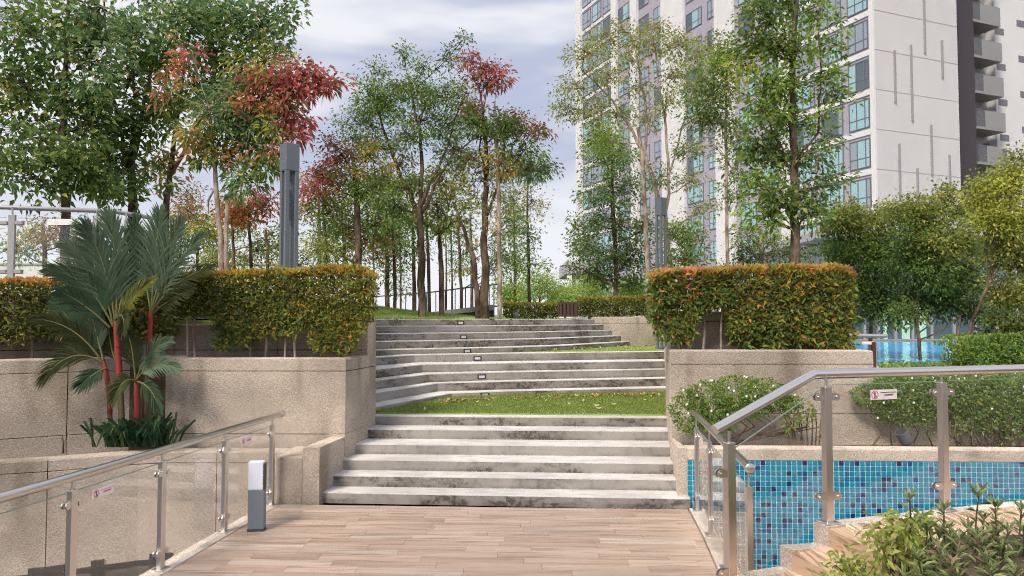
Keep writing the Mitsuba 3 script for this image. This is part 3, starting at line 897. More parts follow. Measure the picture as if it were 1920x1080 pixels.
LT = [(863.5, 605.2, top, 4), (869, 631.5, top, 2), (876, 658.0, top, 0), (895, 671.6, mid, 4), (903, 706, mid, 2), (909, 741.5, mid, 0)]
NAMES = ['small recessed step light in the topmost riser', 'recessed step light in the third riser from the top', 'recessed step light just above the middle terrace edge', 'recessed step light in the pale riser below the middle lawn',
         'recessed step light in the stained riser of the middle flight', 'lowest recessed step light, just above the grass']
for (px, py, fl, i), nm in zip(LT, NAMES):
    z, zb, pts, d = fl[i]
    # where the sight line meets the riser, on the stretch that faces it
    best = None
    for j in range(len(pts) - 1):
        p0, p1 = np.asarray(pts[j]), np.asarray(pts[j + 1])
        rd = ray(px, py)[:2]
        A_ = np.array([rd, p0 - p1]).T
        t, s_ = np.linalg.solve(A_, p0)
        if -0.01 <= s_ <= 1.01 and t > 0:
            best = (rd * t, p1 - p0)
    q, dd = best
    yaw = math.atan2(dd[1], dd[0])
    zc = H + ray(px, py)[2] * (q[1] / ray(px, py)[1])
    zc = min(z - 0.045, max(zb + 0.045, zc))
    k = thing('step_light', nm, 'step light', 'lights recessed in the risers of the steps')
    w, h = (0.16, 0.082)
    fr = cat([box(-w / 2, w / 2, -0.014, 0.02, h / 2 - 0.014, h / 2), box(-w / 2, w / 2, -0.014, 0.02, -h / 2, -h / 2 + 0.014), box(-w / 2, -w / 2 + 0.022, -0.014, 0.02, -h / 2 + 0.014, h / 2 - 0.014), box(w / 2 - 0.022, w / 2, -0.014, 0.02, -h / 2 + 0.014, h / 2 - 0.014)])
    part(k, 'frame', rot(fr, yaw, (q[0], q[1], zc)), 'dark_grey')
    part(k, 'lens', rot(box(-w / 2 + 0.022, w / 2 - 0.022, -0.006, 0.02, -h / 2 + 0.014, h / 2 - 0.014), yaw, (q[0], q[1], zc)), 'lens')

# slatted wooden bin
Yb = 18.9
a, b = at(1048, 597, Yb), at(1083, 597, Yb)
zt = at(1065, 566, Yb)[2]
k = thing('litter_bin', 'dark brown slatted wooden bin between the two far hedges', 'bin')
wb = b[0] - a[0]
for face in range(4):
    for j in range(5):
        o = -wb / 2 + wb * (j + 0.5) / 5
        m = cbox((wb / 5 * 0.70, 0.018, zt - 2.155), 0.003)
        m.apply_translation((o, -wb / 2, (zt + 2.155) / 2))
        part(k, 'slat', rot(m, face * math.pi / 2, ((a[0] + b[0]) / 2, Yb + wb / 2, 0)), 'bin_wood')
part(k, 'liner', rot(box(-wb * 0.40, wb * 0.40, -wb * 0.40, wb * 0.40, 2.16, zt - 0.05), 0, ((a[0] + b[0]) / 2, Yb + wb / 2, 0)), 'dark_grey')
for zz_ in (2.20, zt - 0.045):
    part(k, 'rim', rot(cat([box(-wb / 2, wb / 2, s * (wb / 2 - 0.02) - 0.008, s * (wb / 2 - 0.02) + 0.008, zz_ - 0.02, zz_ + 0.02) for s in (-1, 1)] + [box(s * (wb / 2 - 0.02) - 0.008, s * (wb / 2 - 0.02) + 0.008, -wb / 2 + 0.03, wb / 2 - 0.03, zz_ - 0.02, zz_ + 0.02) for s in (-1, 1)]), 0, ((a[0] + b[0]) / 2, Yb + wb / 2, 0)), 'bin_wood')


def spotlight(label, p, r, L, aim, mat='lamp_grey'):
    k = thing('spotlight', label, 'spotlight')
    p, aim = np.asarray(p, float), unit(aim)
    part(k, 'housing', tube([p, p + aim * L * 0.25, p + aim * L * 0.30, p + aim * L], [r * 0.8, r * 0.85, r, r], 16), mat, smooth=40)
    part(k, 'lens', tube([p + aim * L * 0.985, p + aim * (L + 0.004)], [r * 0.85, r * 0.85], 16), 'dark_grey')
    part(k, 'bracket', cat([bar(p + aim * L * 0.3, p + [0, 0, -r * 2.0], 0.015), trimesh.creation.cylinder(radius=r * 0.5, height=0.02, sections=12).apply_translation(p + [0, 0, -r * 2.0])]), 'pale_metal')


spotlight('grey cylindrical spotlight standing in the bed behind the near right railing', at(1704, 834, 8.95), 0.075, 0.20, (-0.55, -0.2, 0.85), 'lamp_grey')
spotlight('small grey floodlight on the top step beside the tree trunks', at(851, 595, 18.3), 0.05, 0.11, (-0.7, -0.2, 0.75), 'lamp_grey')
spotlight('small grey floodlight in front of the far hedge', at(970, 594, 18.6), 0.06, 0.12, (-0.4, -0.2, 0.75), 'lamp_grey')

# pool ladder and pool railing
k = thing('pool_ladder', 'white pool ladder with two arched rails at the pool edge', 'ladder')
for px in (1771, 1789):
    a = on(px, 660, 1.19)
    y0 = a[1]
    hgt = at(px, 638, y0)[2] - 1.19
    sp = 0.24
    pts = [(a[0], y0 - 0.25, 1.0), (a[0], y0 - 0.25, 1.19 + hgt * 0.6), (a[0] + 0.03, y0 - 0.15, 1.19 + hgt * 0.92), (a[0] + 0.1, y0, 1.19 + hgt), (a[0] + 0.17, y0 + 0.15, 1.19 + hgt * 0.92), (a[0] + 0.2, y0 + 0.25, 1.19 + hgt * 0.6), (a[0] + 0.2, y0 + 0.25, 1.0)]
    part(k, 'rail', tube(smooth_path(pts, 4), 0.032, 10), 'white_paint', smooth=True)
part(k, 'rung', bar(on(1771, 664, 1.15), on(1789, 664, 1.15), 0.03), 'white_paint')
k = thing('pool_railing', 'short glass railing end with a steel handrail in front of the blue pool', 'railing')
za = at(1660, 630, 11.2)[2]
part(k, 'handrail', tube([at(1560, 629, 11.2), at(1662, 630, 11.2)], 0.030, 12), 'steel', smooth=40)
for px in (1638, 1655):
    q = at(px, 660, 11.2)
    part(k, 'post', box(q[0] - 0.028, q[0] + 0.028, q[1] - 0.02 + (0.25 if px == 1655 else 0), q[1] + 0.02 + (0.25 if px == 1655 else 0), 1.0, za - 0.09, 0.004), 'bin_wood' if px == 1638 else 'steel')
q = at(1627, 643, 11.2)
part(k, 'label_plate', box(q[0] - 0.085, q[0] + 0.085, q[1] - 0.004, q[1], q[2] - 0.022, q[2] + 0.022), 'sticker')
a, b = at(1560, 660, 11.2), at(1634, 660, 11.2)
pane(k, a[:2], b[:2], 1.1, za - 0.08, 1.1, za - 0.08)

# far balustrade at the podium edge
k = thing('balustrade', 'dark metal balustrade with thin uprights along the podium edge beyond the trunks', 'railing')
fl = [at(640, 590, 33), at(705, 590, 33), at(800, 588, 31), at(893, 577, 28), at(935, 574, 26)]
ft = [at(640, 556, 33), at(705, 556, 33), at(800, 549, 31), at(893, 537, 28), at(935, 533, 26)]
part(k, 'handrail', tube(ft, 0.03, 6), 'dark_grey')
part(k, 'bottom_rail', tube(fl, 0.03, 6), 'dark_grey')
for i in range(21):
    s_ = i / 20 * (len(fl) - 1)
    j = min(int(s_), len(fl) - 2)
    p0 = fl[j] + (fl[j + 1] - fl[j]) * (s_ - j)
    p1 = ft[j] + (ft[j + 1] - ft[j]) * (s_ - j)
    part(k, 'upright', bar(p0 - [0, 0, 0.3], p1, 0.035), 'dark_grey')
# ------------------------------------------------------------------ foliage
PAL = {
    'vdark': [(4, (0.012, 0.026, 0.014)), (3, (0.022, 0.040, 0.020)), (1, (0.05, 0.07, 0.03))],
    'white': [(4, (0.5, 0.5, 0.48)), (2, (0.12, 0.16, 0.06))],
    'dark': [(5, (0.042, 0.068, 0.026)), (4, (0.062, 0.092, 0.030)), (2, (0.09, 0.12, 0.036)), (1, (0.15, 0.16, 0.045))],
    'green': [(4, (0.050, 0.088, 0.028)), (4, (0.075, 0.115, 0.032)), (2, (0.12, 0.15, 0.045)), (1, (0.17, 0.18, 0.05))],
    'cool': [(4, (0.050, 0.090, 0.040)), (4, (0.085, 0.13, 0.060)), (2, (0.13, 0.165, 0.075)), (1, (0.20, 0.19, 0.07))],
    'fresh': [(3, (0.08, 0.13, 0.026)), (4, (0.11, 0.16, 0.032)), (2, (0.15, 0.19, 0.042)), (1, (0.05, 0.085, 0.02))],
    'olive': [(4, (0.115, 0.135, 0.038)), (4, (0.15, 0.16, 0.048)), (2, (0.08, 0.10, 0.03)), (1, (0.23, 0.20, 0.07))],
    'gold': [(4, (0.19, 0.20, 0.042)), (3, (0.14, 0.16, 0.036)), (2, (0.26, 0.235, 0.055)), (2, (0.085, 0.11, 0.03))],
    'red': [(4, (0.24, 0.070, 0.070)), (3, (0.15, 0.055, 0.055)), (2, (0.26, 0.10, 0.09)), (2, (0.10, 0.09, 0.035))],
    'orange': [(4, (0.27, 0.105, 0.06)), (3, (0.21, 0.085, 0.055)), (2, (0.29, 0.16, 0.06)), (3, (0.10, 0.10, 0.03))],
    'rust': [(3, (0.16, 0.075, 0.045)), (3, (0.11, 0.085, 0.035)), (2, (0.22, 0.10, 0.07)), (2, (0.08, 0.09, 0.03))],
    'mixed': [(4, (0.085, 0.11, 0.032)), (3, (0.15, 0.15, 0.05)), (2, (0.22, 0.12, 0.06)), (2, (0.24, 0.20, 0.05))],
    'pale': [(4, (0.14, 0.18, 0.055)), (3, (0.17, 0.21, 0.07)), (2, (0.10, 0.14, 0.042))],
}


GAIN = 2.8


def pick(pal, n, r):
    ws = np.array([w for w, _ in PAL[pal]], float)
    cs = np.array([c for _, c in PAL[pal]]) * GAIN
    return cs[r.choice(len(ws), n, p=ws / ws.sum())]


def norm(v):
    return v / (np.linalg.norm(v, axis=-1, keepdims=True) + 1e-9)


def leaf_mesh(P, D, N, L, Wd, C, droop=0.25, fold=0.12):
    n = len(P)
    D = norm(D)
    S = norm(np.cross(D, N))
    N = np.cross(S, D)
    L, Wd = np.broadcast_to(L, (n,))[:, None], np.broadcast_to(Wd, (n,))[:, None]
    mid = P + D * L * 0.45
    tip = P + D * L + np.array([0, 0, -1.0]) * L * droop
    v = np.stack([P, mid + S * Wd / 2 + N * Wd * fold, tip, mid - S * Wd / 2 + N * Wd * fold], 1).reshape(-1, 3)
    k = (np.arange(n) * 4)[:, None]
    f = np.concatenate([k + [0, 1, 2], k + [0, 2, 3]], 1).reshape(-1, 3)
    return Mesh(v, f), np.repeat(np.clip(C, 0, 1), 4, axis=0)


def foliage(parent, name, parts, mat='leaf', kind=None):
    """parts: (mesh, colours) pairs joined into one mesh"""
    off, V, Fc, C = 0, [], [], []
    for m, c in parts:
        V.append(np.asarray(m.vertices)); Fc.append(np.asarray(m.faces) + off); C.append(c)
        off += len(m.vertices)
    m = Mesh(np.vstack(V), np.vstack(Fc))
    k = key_for(parent + '__' + name) if parent else name
    scene[k] = mikit.ply(m, mat, smooth=False, color=np.vstack(C))
    if kind:
        labels[k] = {'kind': kind}
    return k


def bez(a, b, c, n=6):
    t = np.linspace(0, 1, n)[:, None]
    return (1 - t) ** 2 * a + 2 * t * (1 - t) * b + t * t * c


def clusters(r, c, rad, n):
    u = norm(r.normal(size=(n, 3)))
    q = r.random((n, 1)) ** 0.42
    return c + u * q * rad


def leaves_about(r, cen, spread, m, L, Wd, pal, out_from, droop, up=0.45, jitter=0.28):
    """m leaves about every centre, pointing away from out_from"""
    n = len(cen)
    P = np.repeat(cen, m, 0) + np.clip(r.normal(size=(n * m, 3)), -2.2, 2.2) * spread * np.repeat(r.uniform(0.55, 1.25, (n, 1)), m, 0) * np.array([1, 1, 0.75])
    D = norm(P - np.repeat(cen, m, 0)) * 0.8 + norm(P - out_from) * 0.5 + r.normal(size=P.shape) * 0.45
    D[:, 2] -= 0.12
    N = norm(r.normal(size=P.shape) + np.array([0, -0.15, up * 2.4]))
    tone = np.repeat(r.normal(1, 0.17, (n, 1)), m, 0) * r.normal(1, jitter * 0.5, (n * m, 1))
    C = pick(pal, n * m, r) * np.clip(tone, 0.45, 1.7)
    s = r.uniform(0.7, 1.25, n * m)
    return leaf_mesh(P, D, N, L * s, Wd * s, C, droop)


seedc = [100]


def tree(name, label, Y, trunk, lobes, leaf, m=14, spread=13, bark='bark', forks=(), group=None, category='tree', droop=0.25, dens=1.0, sink=0.35, twig=True, limb_w=0.42, up=0.45, yjit=0.5):
    seedc[0] += 1
    r = np.random.default_rng(seedc[0])
    k = thing(name, label, category, group)
    px = Y / F
    tp = np.array([at(x, y, Y) for x, y, w in trunk])
    tr = np.array([w * px / 2 * 0.80 for x, y, w in trunk])
    tp[0, 2] -= sink
    # finer trunk with small bends
    n = (len(tp) - 1) * 4 + 1
    ti = np.linspace(0, len(tp) - 1, n)
    P = np.stack([np.interp(ti, range(len(tp)), tp[:, i]) for i in range(3)], 1)
    Rd = np.interp(ti, range(len(tp)), tr)
    P[1:-1, :2] += r.normal(size=(n - 2, 2)) * Rd[1:-1, None] * 0.16
    Rd[0] *= 1.15
    part(k, 'trunk', tube(P, Rd, 9), bark, smooth=True)
    skeleton = [(P, Rd)]
    for fk in forks:
        q = np.array([at(x, y, Y + (f_[0] if (f_ := rest_) else 0)) for x, y, w, *rest_ in fk])
        qr = np.array([w * px / 2 * 0.80 for x, y, w, *_ in fk])
        ti = np.linspace(0, len(q) - 1, (len(q) - 1) * 3 + 1)
        q2 = np.stack([np.interp(ti, range(len(q)), q[:, i]) for i in range(3)], 1)
        q2[1:-1] += r.normal(size=(len(q2) - 2, 3)) * 0.02
        r2 = np.interp(ti, range(len(q)), qr)
        part(k, 'limb', tube(q2, r2, 7), bark, smooth=True)
        skeleton.append((q2, r2))
    allp = np.vstack([s[0] for s in skeleton])
    allr = np.concatenate([s[1] for s in skeleton])
    crown, twigs = [], []
    for lb in lobes:
        x, y, rx, ry, nc, pal = lb[:6]
        dy = lb[6] if len(lb) > 6 else r.uniform(-yjit, yjit) * rx * px * 1.2
        c = at(x, y, Y + dy)
        rad = np.array([rx, min(rx, ry) * 0.9, ry]) * px
        nc = max(2, int(nc * dens * 1.3))
        # limb from the skeleton into the lobe
        low = allp[:, 2] < c[2] + 0.1 * rad[2]
        cand = np.where(low)[0] if low.any() else np.array([len(P) - 1])
        d = np.linalg.norm(allp[cand] - c, axis=1) + 0.5 * np.abs(allp[cand][:, 2] - (c[2] - np.linalg.norm((allp[cand] - c)[:, :2], axis=1) * 0.8))
        j = cand[np.argmin(d)]
        a = allp[j]
        lim = None
        if np.linalg.norm(a - c) > 0.25:
            mid_ = a + (c - a) * 0.55 + np.array([0, 0, -0.12 * np.linalg.norm(c - a)])
            lim = bez(a, mid_, c + np.array([0, 0, rad[2] * 0.35]), 6)
            rl_ = np.linspace(min(allr[j] * limb_w, 0.05), 0.006, 6)
            part(k, 'limb', tube(lim, rl_, 6), bark, smooth=True)
        cl = clusters(r, c, rad, nc)
        if twig:
            base = lim if lim is not None else np.array([a, c])
            for q in cl[:: 1 if nc < 30 else 2]:
                b0 = base[r.integers(len(base) // 2, len(base))]
                mm = (b0 + q) / 2 + r.normal(size=3) * 0.05
                twigs.append(tube(np.array([b0, mm, q]), [0.011, 0.007, 0.003], 3, False))
        crown.append(leaves_about(r, cl, spread * px, int(m * 1.75), leaf[0] * px * 0.64, leaf[1] * px * 0.62, pal, c + np.array([0, 0, -rad[2] * 0.5]), droop, up))
    if twigs:
        part(k, 'twigs', cat(twigs), bark, kind='stuff')
    if crown:
        foliage(k, 'crown', crown)
    return k


LG = 'trees of the dense grove at the left'
# dense dark grove on the left
tree('broadleaf_tree', 'dark broadleaf tree with a thick straight trunk behind the glass rail, at the left edge', 13.0,
     [(122, 545, 22), (121, 400, 20), (119, 250, 16), (124, 110, 11), (130, -60, 6)],
     [(20, 40, 90, 70, 34, 'cool'), (95, 60, 80, 80, 36, 'green'), (30, 150, 80, 60, 30, 'green'), (20, 240, 80, 60, 36, 'dark'), (110, 190, 80, 70, 40, 'dark'), (170, 110, 75, 70, 34, 'cool'), (40, 320, 95, 50, 44, 'dark'),
      (130, 300, 85, 60, 46, 'dark'), (190, 30, 80, 55, 30, 'cool'), (170, 235, 70, 60, 34, 'dark'), (60, -40, 100, 50, 26, 'cool'), (5, 170, 45, 45, 14, 'gold'), (150, 350, 80, 28, 24, 'dark')], (23, 12.5), m=12, spread=16, dens=0.66)
tree('broadleaf_tree', 'dark broadleaf tree whose trunk forks into three stems, behind the palm fronds', 14.2,
     [(253, 540, 22), (250, 420, 21), (247, 330, 19), (244, 285, 16)],
     [(250, 60, 70, 60, 30, 'cool'), (240, 150, 65, 60, 32, 'green'), (310, 110, 60, 50, 24, 'green'), (220, 230, 60, 50, 30, 'dark'), (290, 210, 65, 50, 30, 'dark'), (330, 30, 70, 50, 26, 'cool'), (210, 300, 60, 40, 26, 'dark'), (215, 350, 60, 28, 20, 'dark'), (280, -30, 80, 40, 20, 'cool'), (330, 190, 40, 40, 12, 'olive')], (22, 12), m=12, spread=15, dens=0.68,
     forks=[[(246, 320, 13), (250, 220, 10), (248, 120, 7), (230, 20, 4)], [(249, 300, 13), (268, 220, 9), (282, 120, 6), (300, 20, 4)], [(244, 330, 11), (225, 230, 8), (200, 140, 6), (195, 0, 4)]])
tree('broadleaf_tree', 'broadleaf tree with a slim leaning trunk, right of the forked one in the grove', 15.0,
     [(308, 545, 17), (311, 420, 16), (318, 330, 13), (330, 240, 9), (345, 130, 6)],
     [(390, 80, 70, 55, 30, 'green'), (440, 40, 70, 50, 28, 'cool'), (450, 110, 60, 45, 26, 'green'), (500, 50, 55, 50, 24, 'cool'), (370, 160, 55, 45, 22, 'green'), (520, 110, 40, 40, 12, 'mixed'), (400, 10, 80, 40, 24, 'cool'), (430, 170, 50, 40, 20, 'cool'), (535, 20, 35, 40, 10, 'cool'), (300, 310, 50, 40, 16, 'mixed'), (320, 110, 30, 24, 4, 'rust')], (20, 10.5), m=13, spread=13, dens=0.8, forks=[[(318, 330, 10), (380, 220, 7), (420, 130, 5), (470, 60, 3)]])
tree('crimson_tree', 'tree with a pale double trunk and crimson outer boughs, left of the tall lamp post', 12.4,
     [(421, 545, 13), (412, 440, 13), (404, 340, 11), (398, 260, 8), (392, 200, 5)],
     [(420, 230, 55, 40, 22, 'cool'), (375, 260, 45, 35, 14, 'mixed'), (470, 250, 45, 40, 18, 'green'), (440, 190, 60, 45, 22, 'cool'), (500, 200, 45, 40, 18, 'rust'), (535, 140, 30, 20, 9, 'red'), (575, 135, 30, 18, 9, 'red'), (610, 155, 26, 16, 8, 'red'), (565, 175, 34, 20, 10, 'red'), (535, 195, 26, 18, 7, 'rust'), (555, 225, 28, 22, 9, 'red'), (545, 255, 22, 16, 5, 'red'), (520, 165, 24, 20, 6, 'rust'), (490, 150, 30, 20, 6, 'red'), (470, 200, 26, 18, 4, 'orange'), (525, 290, 22, 14, 4, 'orange'),
      (440, 300, 30, 20, 4, 'orange'), (360, 285, 24, 14, 3, 'orange'), (500, 300, 40, 30, 9, 'green'), (330, 130, 26, 24, 4, 'orange'), (305, 165, 24, 20, 3, 'rust'), (360, 100, 20, 16, 3, 'red'), (455, 340, 34, 30, 9, 'cool'), (400, 300, 34, 24, 7, 'green'), (470, 130, 40, 34, 9, 'mixed'), (520, 240, 30, 26, 6, 'olive')], (21, 8.5), m=14, spread=11, bark='pale_bark', droop=0.45,
     forks=[[(428, 545, 12), (421, 450, 12), (428, 370, 10), (450, 330, 7), (500, 280, 5)], [(405, 330, 7), (385, 400, 3.5), (365, 345, 2.5)], [(420, 400, 5), (470, 280, 4), (560, 190, 3)]])
tree('copper_tree', 'small tree with copper red foliage over bare grey twigs, left of the lamp post', 17.5,
     [(472, 520, 9), (470, 470, 8), (466, 420, 6)],
     [(465, 395, 40, 28, 26, 'orange'), (430, 400, 30, 26, 14, 'orange'), (500, 380, 30, 26, 14, 'red'), (480, 470, 55, 26, 7, 'olive')], (13, 6), m=14, spread=9, droop=0.4)
tree('understorey_tree', 'yellow-green understorey tree between the trunks of the left grove', 20.0,
     [(372, 520, 8), (370, 470, 7), (365, 430, 5)],
     [(370, 420, 50, 35, 26, 'gold'), (350, 370, 40, 32, 12, 'rust'), (400, 450, 40, 30, 16, 'olive'), (340, 460, 45, 30, 18, 'green'), (320, 420, 30, 30, 12, 'gold')], (11, 6), m=14, spread=10)
tree('understorey_tree', 'loose understorey tree seen through the glass at the left edge', 19.0,
     [(86, 540, 11), (84, 470, 10), (80, 420, 7)],
     [(60, 440, 55, 35, 20, 'mixed'), (110, 430, 45, 30, 14, 'rust'), (30, 470, 40, 30, 14, 'cool'), (160, 440, 40, 35, 16, 'green'), (150, 500, 50, 25, 12, 'olive')], (12, 6), m=13, spread=11)
tree('understorey_tree', 'grey-green leafy tree behind the lamp post and the left hedge', 22.0,
     [(500, 520, 8), (502, 470, 7), (498, 430, 5)],
     [(500, 460, 45, 32, 22, 'green'), (450, 480, 45, 26, 16, 'olive'), (540, 470, 40, 40, 18, 'mixed'), (590, 480, 40, 30, 16, 'cool'), (410, 470, 35, 35, 12, 'green')], (9, 5), m=14, spread=9)
tree('rust_tree', 'rust and crimson tree with a brown trunk, right of the lamp post', 16.5,
     [(673, 530, 17), (671, 430, 16), (668, 350, 13), (660, 285, 8)],
     [(590, 325, 26, 18, 8, 'red'), (615, 345, 30, 18, 9, 'red'), (585, 360, 24, 14, 6, 'red'), (640, 300, 45, 40, 20, 'rust'), (690, 300, 42, 40, 20, 'mixed'), (655, 350, 42, 32, 20, 'green'), (610, 395, 40, 32, 18, 'green'), (700, 360, 40, 36, 22, 'green'), (640, 430, 42, 34, 18, 'green'), (710, 420, 40, 36, 22, 'green'), (620, 275, 32, 26, 8, 'red'), (690, 455, 40, 28, 14, 'rust'), (625, 470, 34, 28, 11, 'olive')], (12, 6), m=14, spread=10, droop=0.35)
tree('forked_tree', 'green spreading tree with an upright forked trunk at the top of the steps, centre', 17.6,
     [(791, 597, 20), (790, 500, 18), (788, 430, 17), (787, 392, 15)],
     [(690, 180, 45, 36, 24, 'green'), (725, 205, 42, 34, 24, 'green'), (685, 235, 40, 30, 14, 'cool'), (745, 165, 42, 34, 24, 'green'), (785, 170, 44, 36, 24, 'green'), (830, 175, 40, 36, 20, 'green'), (790, 225, 46, 36, 24, 'green'), (840, 235, 40, 40, 24, 'green'), (760, 260, 42, 34, 18, 'green'),
      (870, 180, 30, 26, 8, 'olive'), (850, 280, 36, 30, 16, 'green'), (705, 275, 42, 28, 18, 'green'), (750, 315, 44, 30, 15, 'mixed'), (755, 95, 7, 26, 5, 'cool'), (700, 130, 26, 18, 6, 'cool'), (842, 105, 9, 28, 6, 'cool'), (872, 75, 8, 22, 4, 'cool'), (655, 225, 26, 16, 6, 'cool'), (765, 345, 40, 26, 16, 'green'), (830, 330, 34, 26, 14, 'olive'), (720, 340, 34, 26, 12, 'olive'), (740, 390, 36, 28, 14, 'green'), (800, 120, 30, 16, 6, 'green'), (660, 265, 30, 22, 9, 'cool'), (880, 225, 26, 30, 9, 'green')], (10.5, 5), m=14, spread=9, dens=1.25,
     forks=[[(788, 420, 12), (765, 355, 10), (740, 300, 8), (718, 240, 6), (700, 180, 4)], [(787, 395, 13), (792, 320, 10), (788, 240, 7), (770, 170, 4)], [(789, 385, 10), (815, 325, 7), (838, 275, 5), (868, 190, 3)], [(790, 400, 9), (820, 340, 6), (850, 285, 5), (905, 255, 3)]])
tree('young_tree', 'short yellow-green tree right of the forked tree, on the podium lawn', 18.3,
     [(829, 597, 14), (827, 500, 12), (824, 440, 9)],
     [(820, 395, 38, 34, 18, 'olive'), (850, 365, 34, 30, 12, 'gold'), (800, 425, 34, 28, 14, 'fresh'), (850, 420, 34, 28, 12, 'olive'), (815, 350, 34, 26, 10, 'mixed')], (11, 6), m=13, spread=10)
tree('slim_tree', 'slim reddish trunk with thin foliage between the two central trees', 20.0,
     [(806, 595, 9), (804, 500, 8), (800, 420, 6), (796, 350, 4)], [(796, 380, 30, 30, 8, 'olive'), (815, 440, 26, 26, 6, 'fresh')], (9, 5), m=12, spread=9)
tree('red_topped_tree', 'dark-trunked tree with a crimson top bough at the head of the steps', 18.0,
     [(907, 598, 22), (908, 500, 19), (909, 400, 15), (913, 310, 11), (908, 230, 7), (900, 170, 4)],
     [(878, 110, 20, 14, 6, 'red'), (900, 125, 22, 16, 7, 'red'), (930, 130, 20, 12, 5, 'red'), (940, 150, 20, 14, 6, 'red'), (912, 160, 24, 16, 8, 'red'), (885, 145, 14, 12, 3, 'rust'), (900, 225, 36, 28, 16, 'dark'), (945, 235, 42, 30, 22, 'dark'), (1005, 245, 28, 14, 9, 'rust'), (965, 225, 30, 18, 10, 'rust'), (890, 200, 24, 14, 6, 'red'), (935, 300, 44, 30, 14, 'mixed'), (1000, 315, 45, 18, 14, 'cool'), (985, 280, 40, 22, 12, 'green'), (880, 300, 36, 34, 12, 'mixed'), (905, 345, 40, 32, 11, 'mixed')],
     (14, 5.5), m=14, spread=9, droop=0.5, forks=[[(896, 597, 15), (895, 545, 14), (886, 480, 11), (868, 430, 8), (850, 380, 5)], [(908, 420, 8), (935, 340, 5), (985, 280, 3)], [(910, 330, 6), (900, 260, 4), (915, 150, 3)]])
tree('pale_trunk_tree', 'tall slim tree with a pale straight trunk, right of the red-topped tree', 17.8,
     [(938, 598, 12), (936, 480, 10.5), (934, 330, 9), (931, 250, 6), (927, 190, 4)],
     [(925, 260, 34, 34, 9, 'olive'), (945, 330, 36, 34, 10, 'mixed'), (950, 390, 34, 30, 9, 'olive'), (920, 400, 30, 34, 9, 'mixed')], (11, 5), m=12, spread=10, bark='pale_bark')
for i, (x, yb, w, Y_, lab, lob) in enumerate([
    (992, 566, 8, 27, 'thin columnar tree with loose pale foliage, right of the pale trunk', [(992, 330, 26, 34, 14, 'cool'), (998, 385, 34, 34, 18, 'mixed'), (990, 440, 34, 36, 20, 'cool'), (996, 495, 32, 34, 18, 'fresh'), (990, 300, 24, 24, 8, 'cool'), (1015, 320, 26, 14, 8, 'cool')]),
    (966, 570, 7, 26, 'narrow dark columnar tree just left of the thin columnar one', [(960, 370, 24, 36, 14, 'green'), (962, 430, 28, 40, 20, 'green'), (966, 490, 26, 40, 18, 'green'), (955, 530, 22, 24, 8, 'fresh')]),
    (727, 588, 12, 24, 'dark green bushy tree behind the end of the left hedge', [(722, 440, 34, 34, 20, 'dark'), (700, 480, 30, 28, 14, 'dark'), (745, 480, 32, 30, 16, 'dark'), (725, 510, 34, 22, 12, 'dark'), (735, 400, 36, 28, 14, 'green')]),
    (777, 592, 10, 25, 'dark-stemmed tree just left of the forked trunk', [(765, 420, 40, 40, 20, 'green'), (745, 460, 34, 28, 14, 'dark'), (780, 470, 30, 26, 10, 'cool'), (735, 360, 40, 30, 14, 'green')]),
    (752, 591, 5, 27, 'thin bare-stemmed sapling left of the centre trunks', [(748, 510, 22, 26, 8, 'cool'), (752, 545, 22, 18, 7, 'cool')]),
    (848, 585, 5, 28, 'spindly sapling in front of the bright sky, right of the short tree', [(850, 470, 30, 30, 9, 'cool'), (855, 510, 26, 22, 7, 'mixed')]),
    (885, 578, 8, 30, 'dark narrow tree in the gap left of the red-topped trunk', [(882, 480, 20, 26, 9, 'dark'), (880, 510, 22, 18, 6, 'green'), (935, 505, 26, 40, 16, 'dark'), (935, 455, 24, 30, 10, 'dark')]),
    (600, 520, 8, 24, 'grey thin-stemmed tree with scant leaves, right of the lamp post', [(595, 440, 34, 30, 9, 'mixed'), (610, 490, 34, 24, 9, 'olive')]),
]):
    tree('background_tree', lab, Y_, [(x, yb, w), (x - 1, yb - 90, w * 0.85), (x - 3, yb - 180, w * 0.6), (x - 2, min(q[1] for q in lob), w * 0.35)], lob, (9, 4.5), m=13, spread=9)
tree('scarlet_tree', 'scarlet and orange tree just right of the lamp post, behind the rust tree', 20.0, [(612, 530, 9), (610, 440, 8), (604, 370, 5)],
     [(588, 335, 30, 20, 12, 'red'), (618, 320, 28, 18, 9, 'red'), (600, 365, 34, 22, 12, 'orange'), (640, 370, 30, 22, 9, 'rust'), (575, 390, 30, 22, 9, 'orange'), (625, 410, 32, 24, 9, 'olive')], (11, 5), m=13, spread=9, droop=0.4)
tree('background_tree', 'green leafy tree filling the gap behind the rust tree trunk', 21.5, [(648, 540, 8), (646, 470, 7), (642, 400, 5)],
     [(625, 440, 36, 28, 16, 'green'), (660, 460, 36, 28, 16, 'green'), (640, 400, 34, 28, 12, 'mixed'), (600, 460, 32, 26, 12, 'olive'), (690, 420, 36, 30, 15, 'green'), (700, 380, 32, 26, 11, 'olive')], (10, 5), m=14, spread=9)
tree('background_tree', 'green leafy tree between the forked trunk and the rust tree', 22.5, [(742, 590, 9), (740, 500, 8), (736, 400, 5)],
     [(720, 390, 38, 30, 16, 'green'), (760, 400, 36, 30, 16, 'green'), (735, 440, 40, 28, 16, 'green'), (745, 350, 40, 28, 14, 'olive'), (700, 340, 32, 26, 9, 'mixed')], (10, 5), m=14, spread=9)
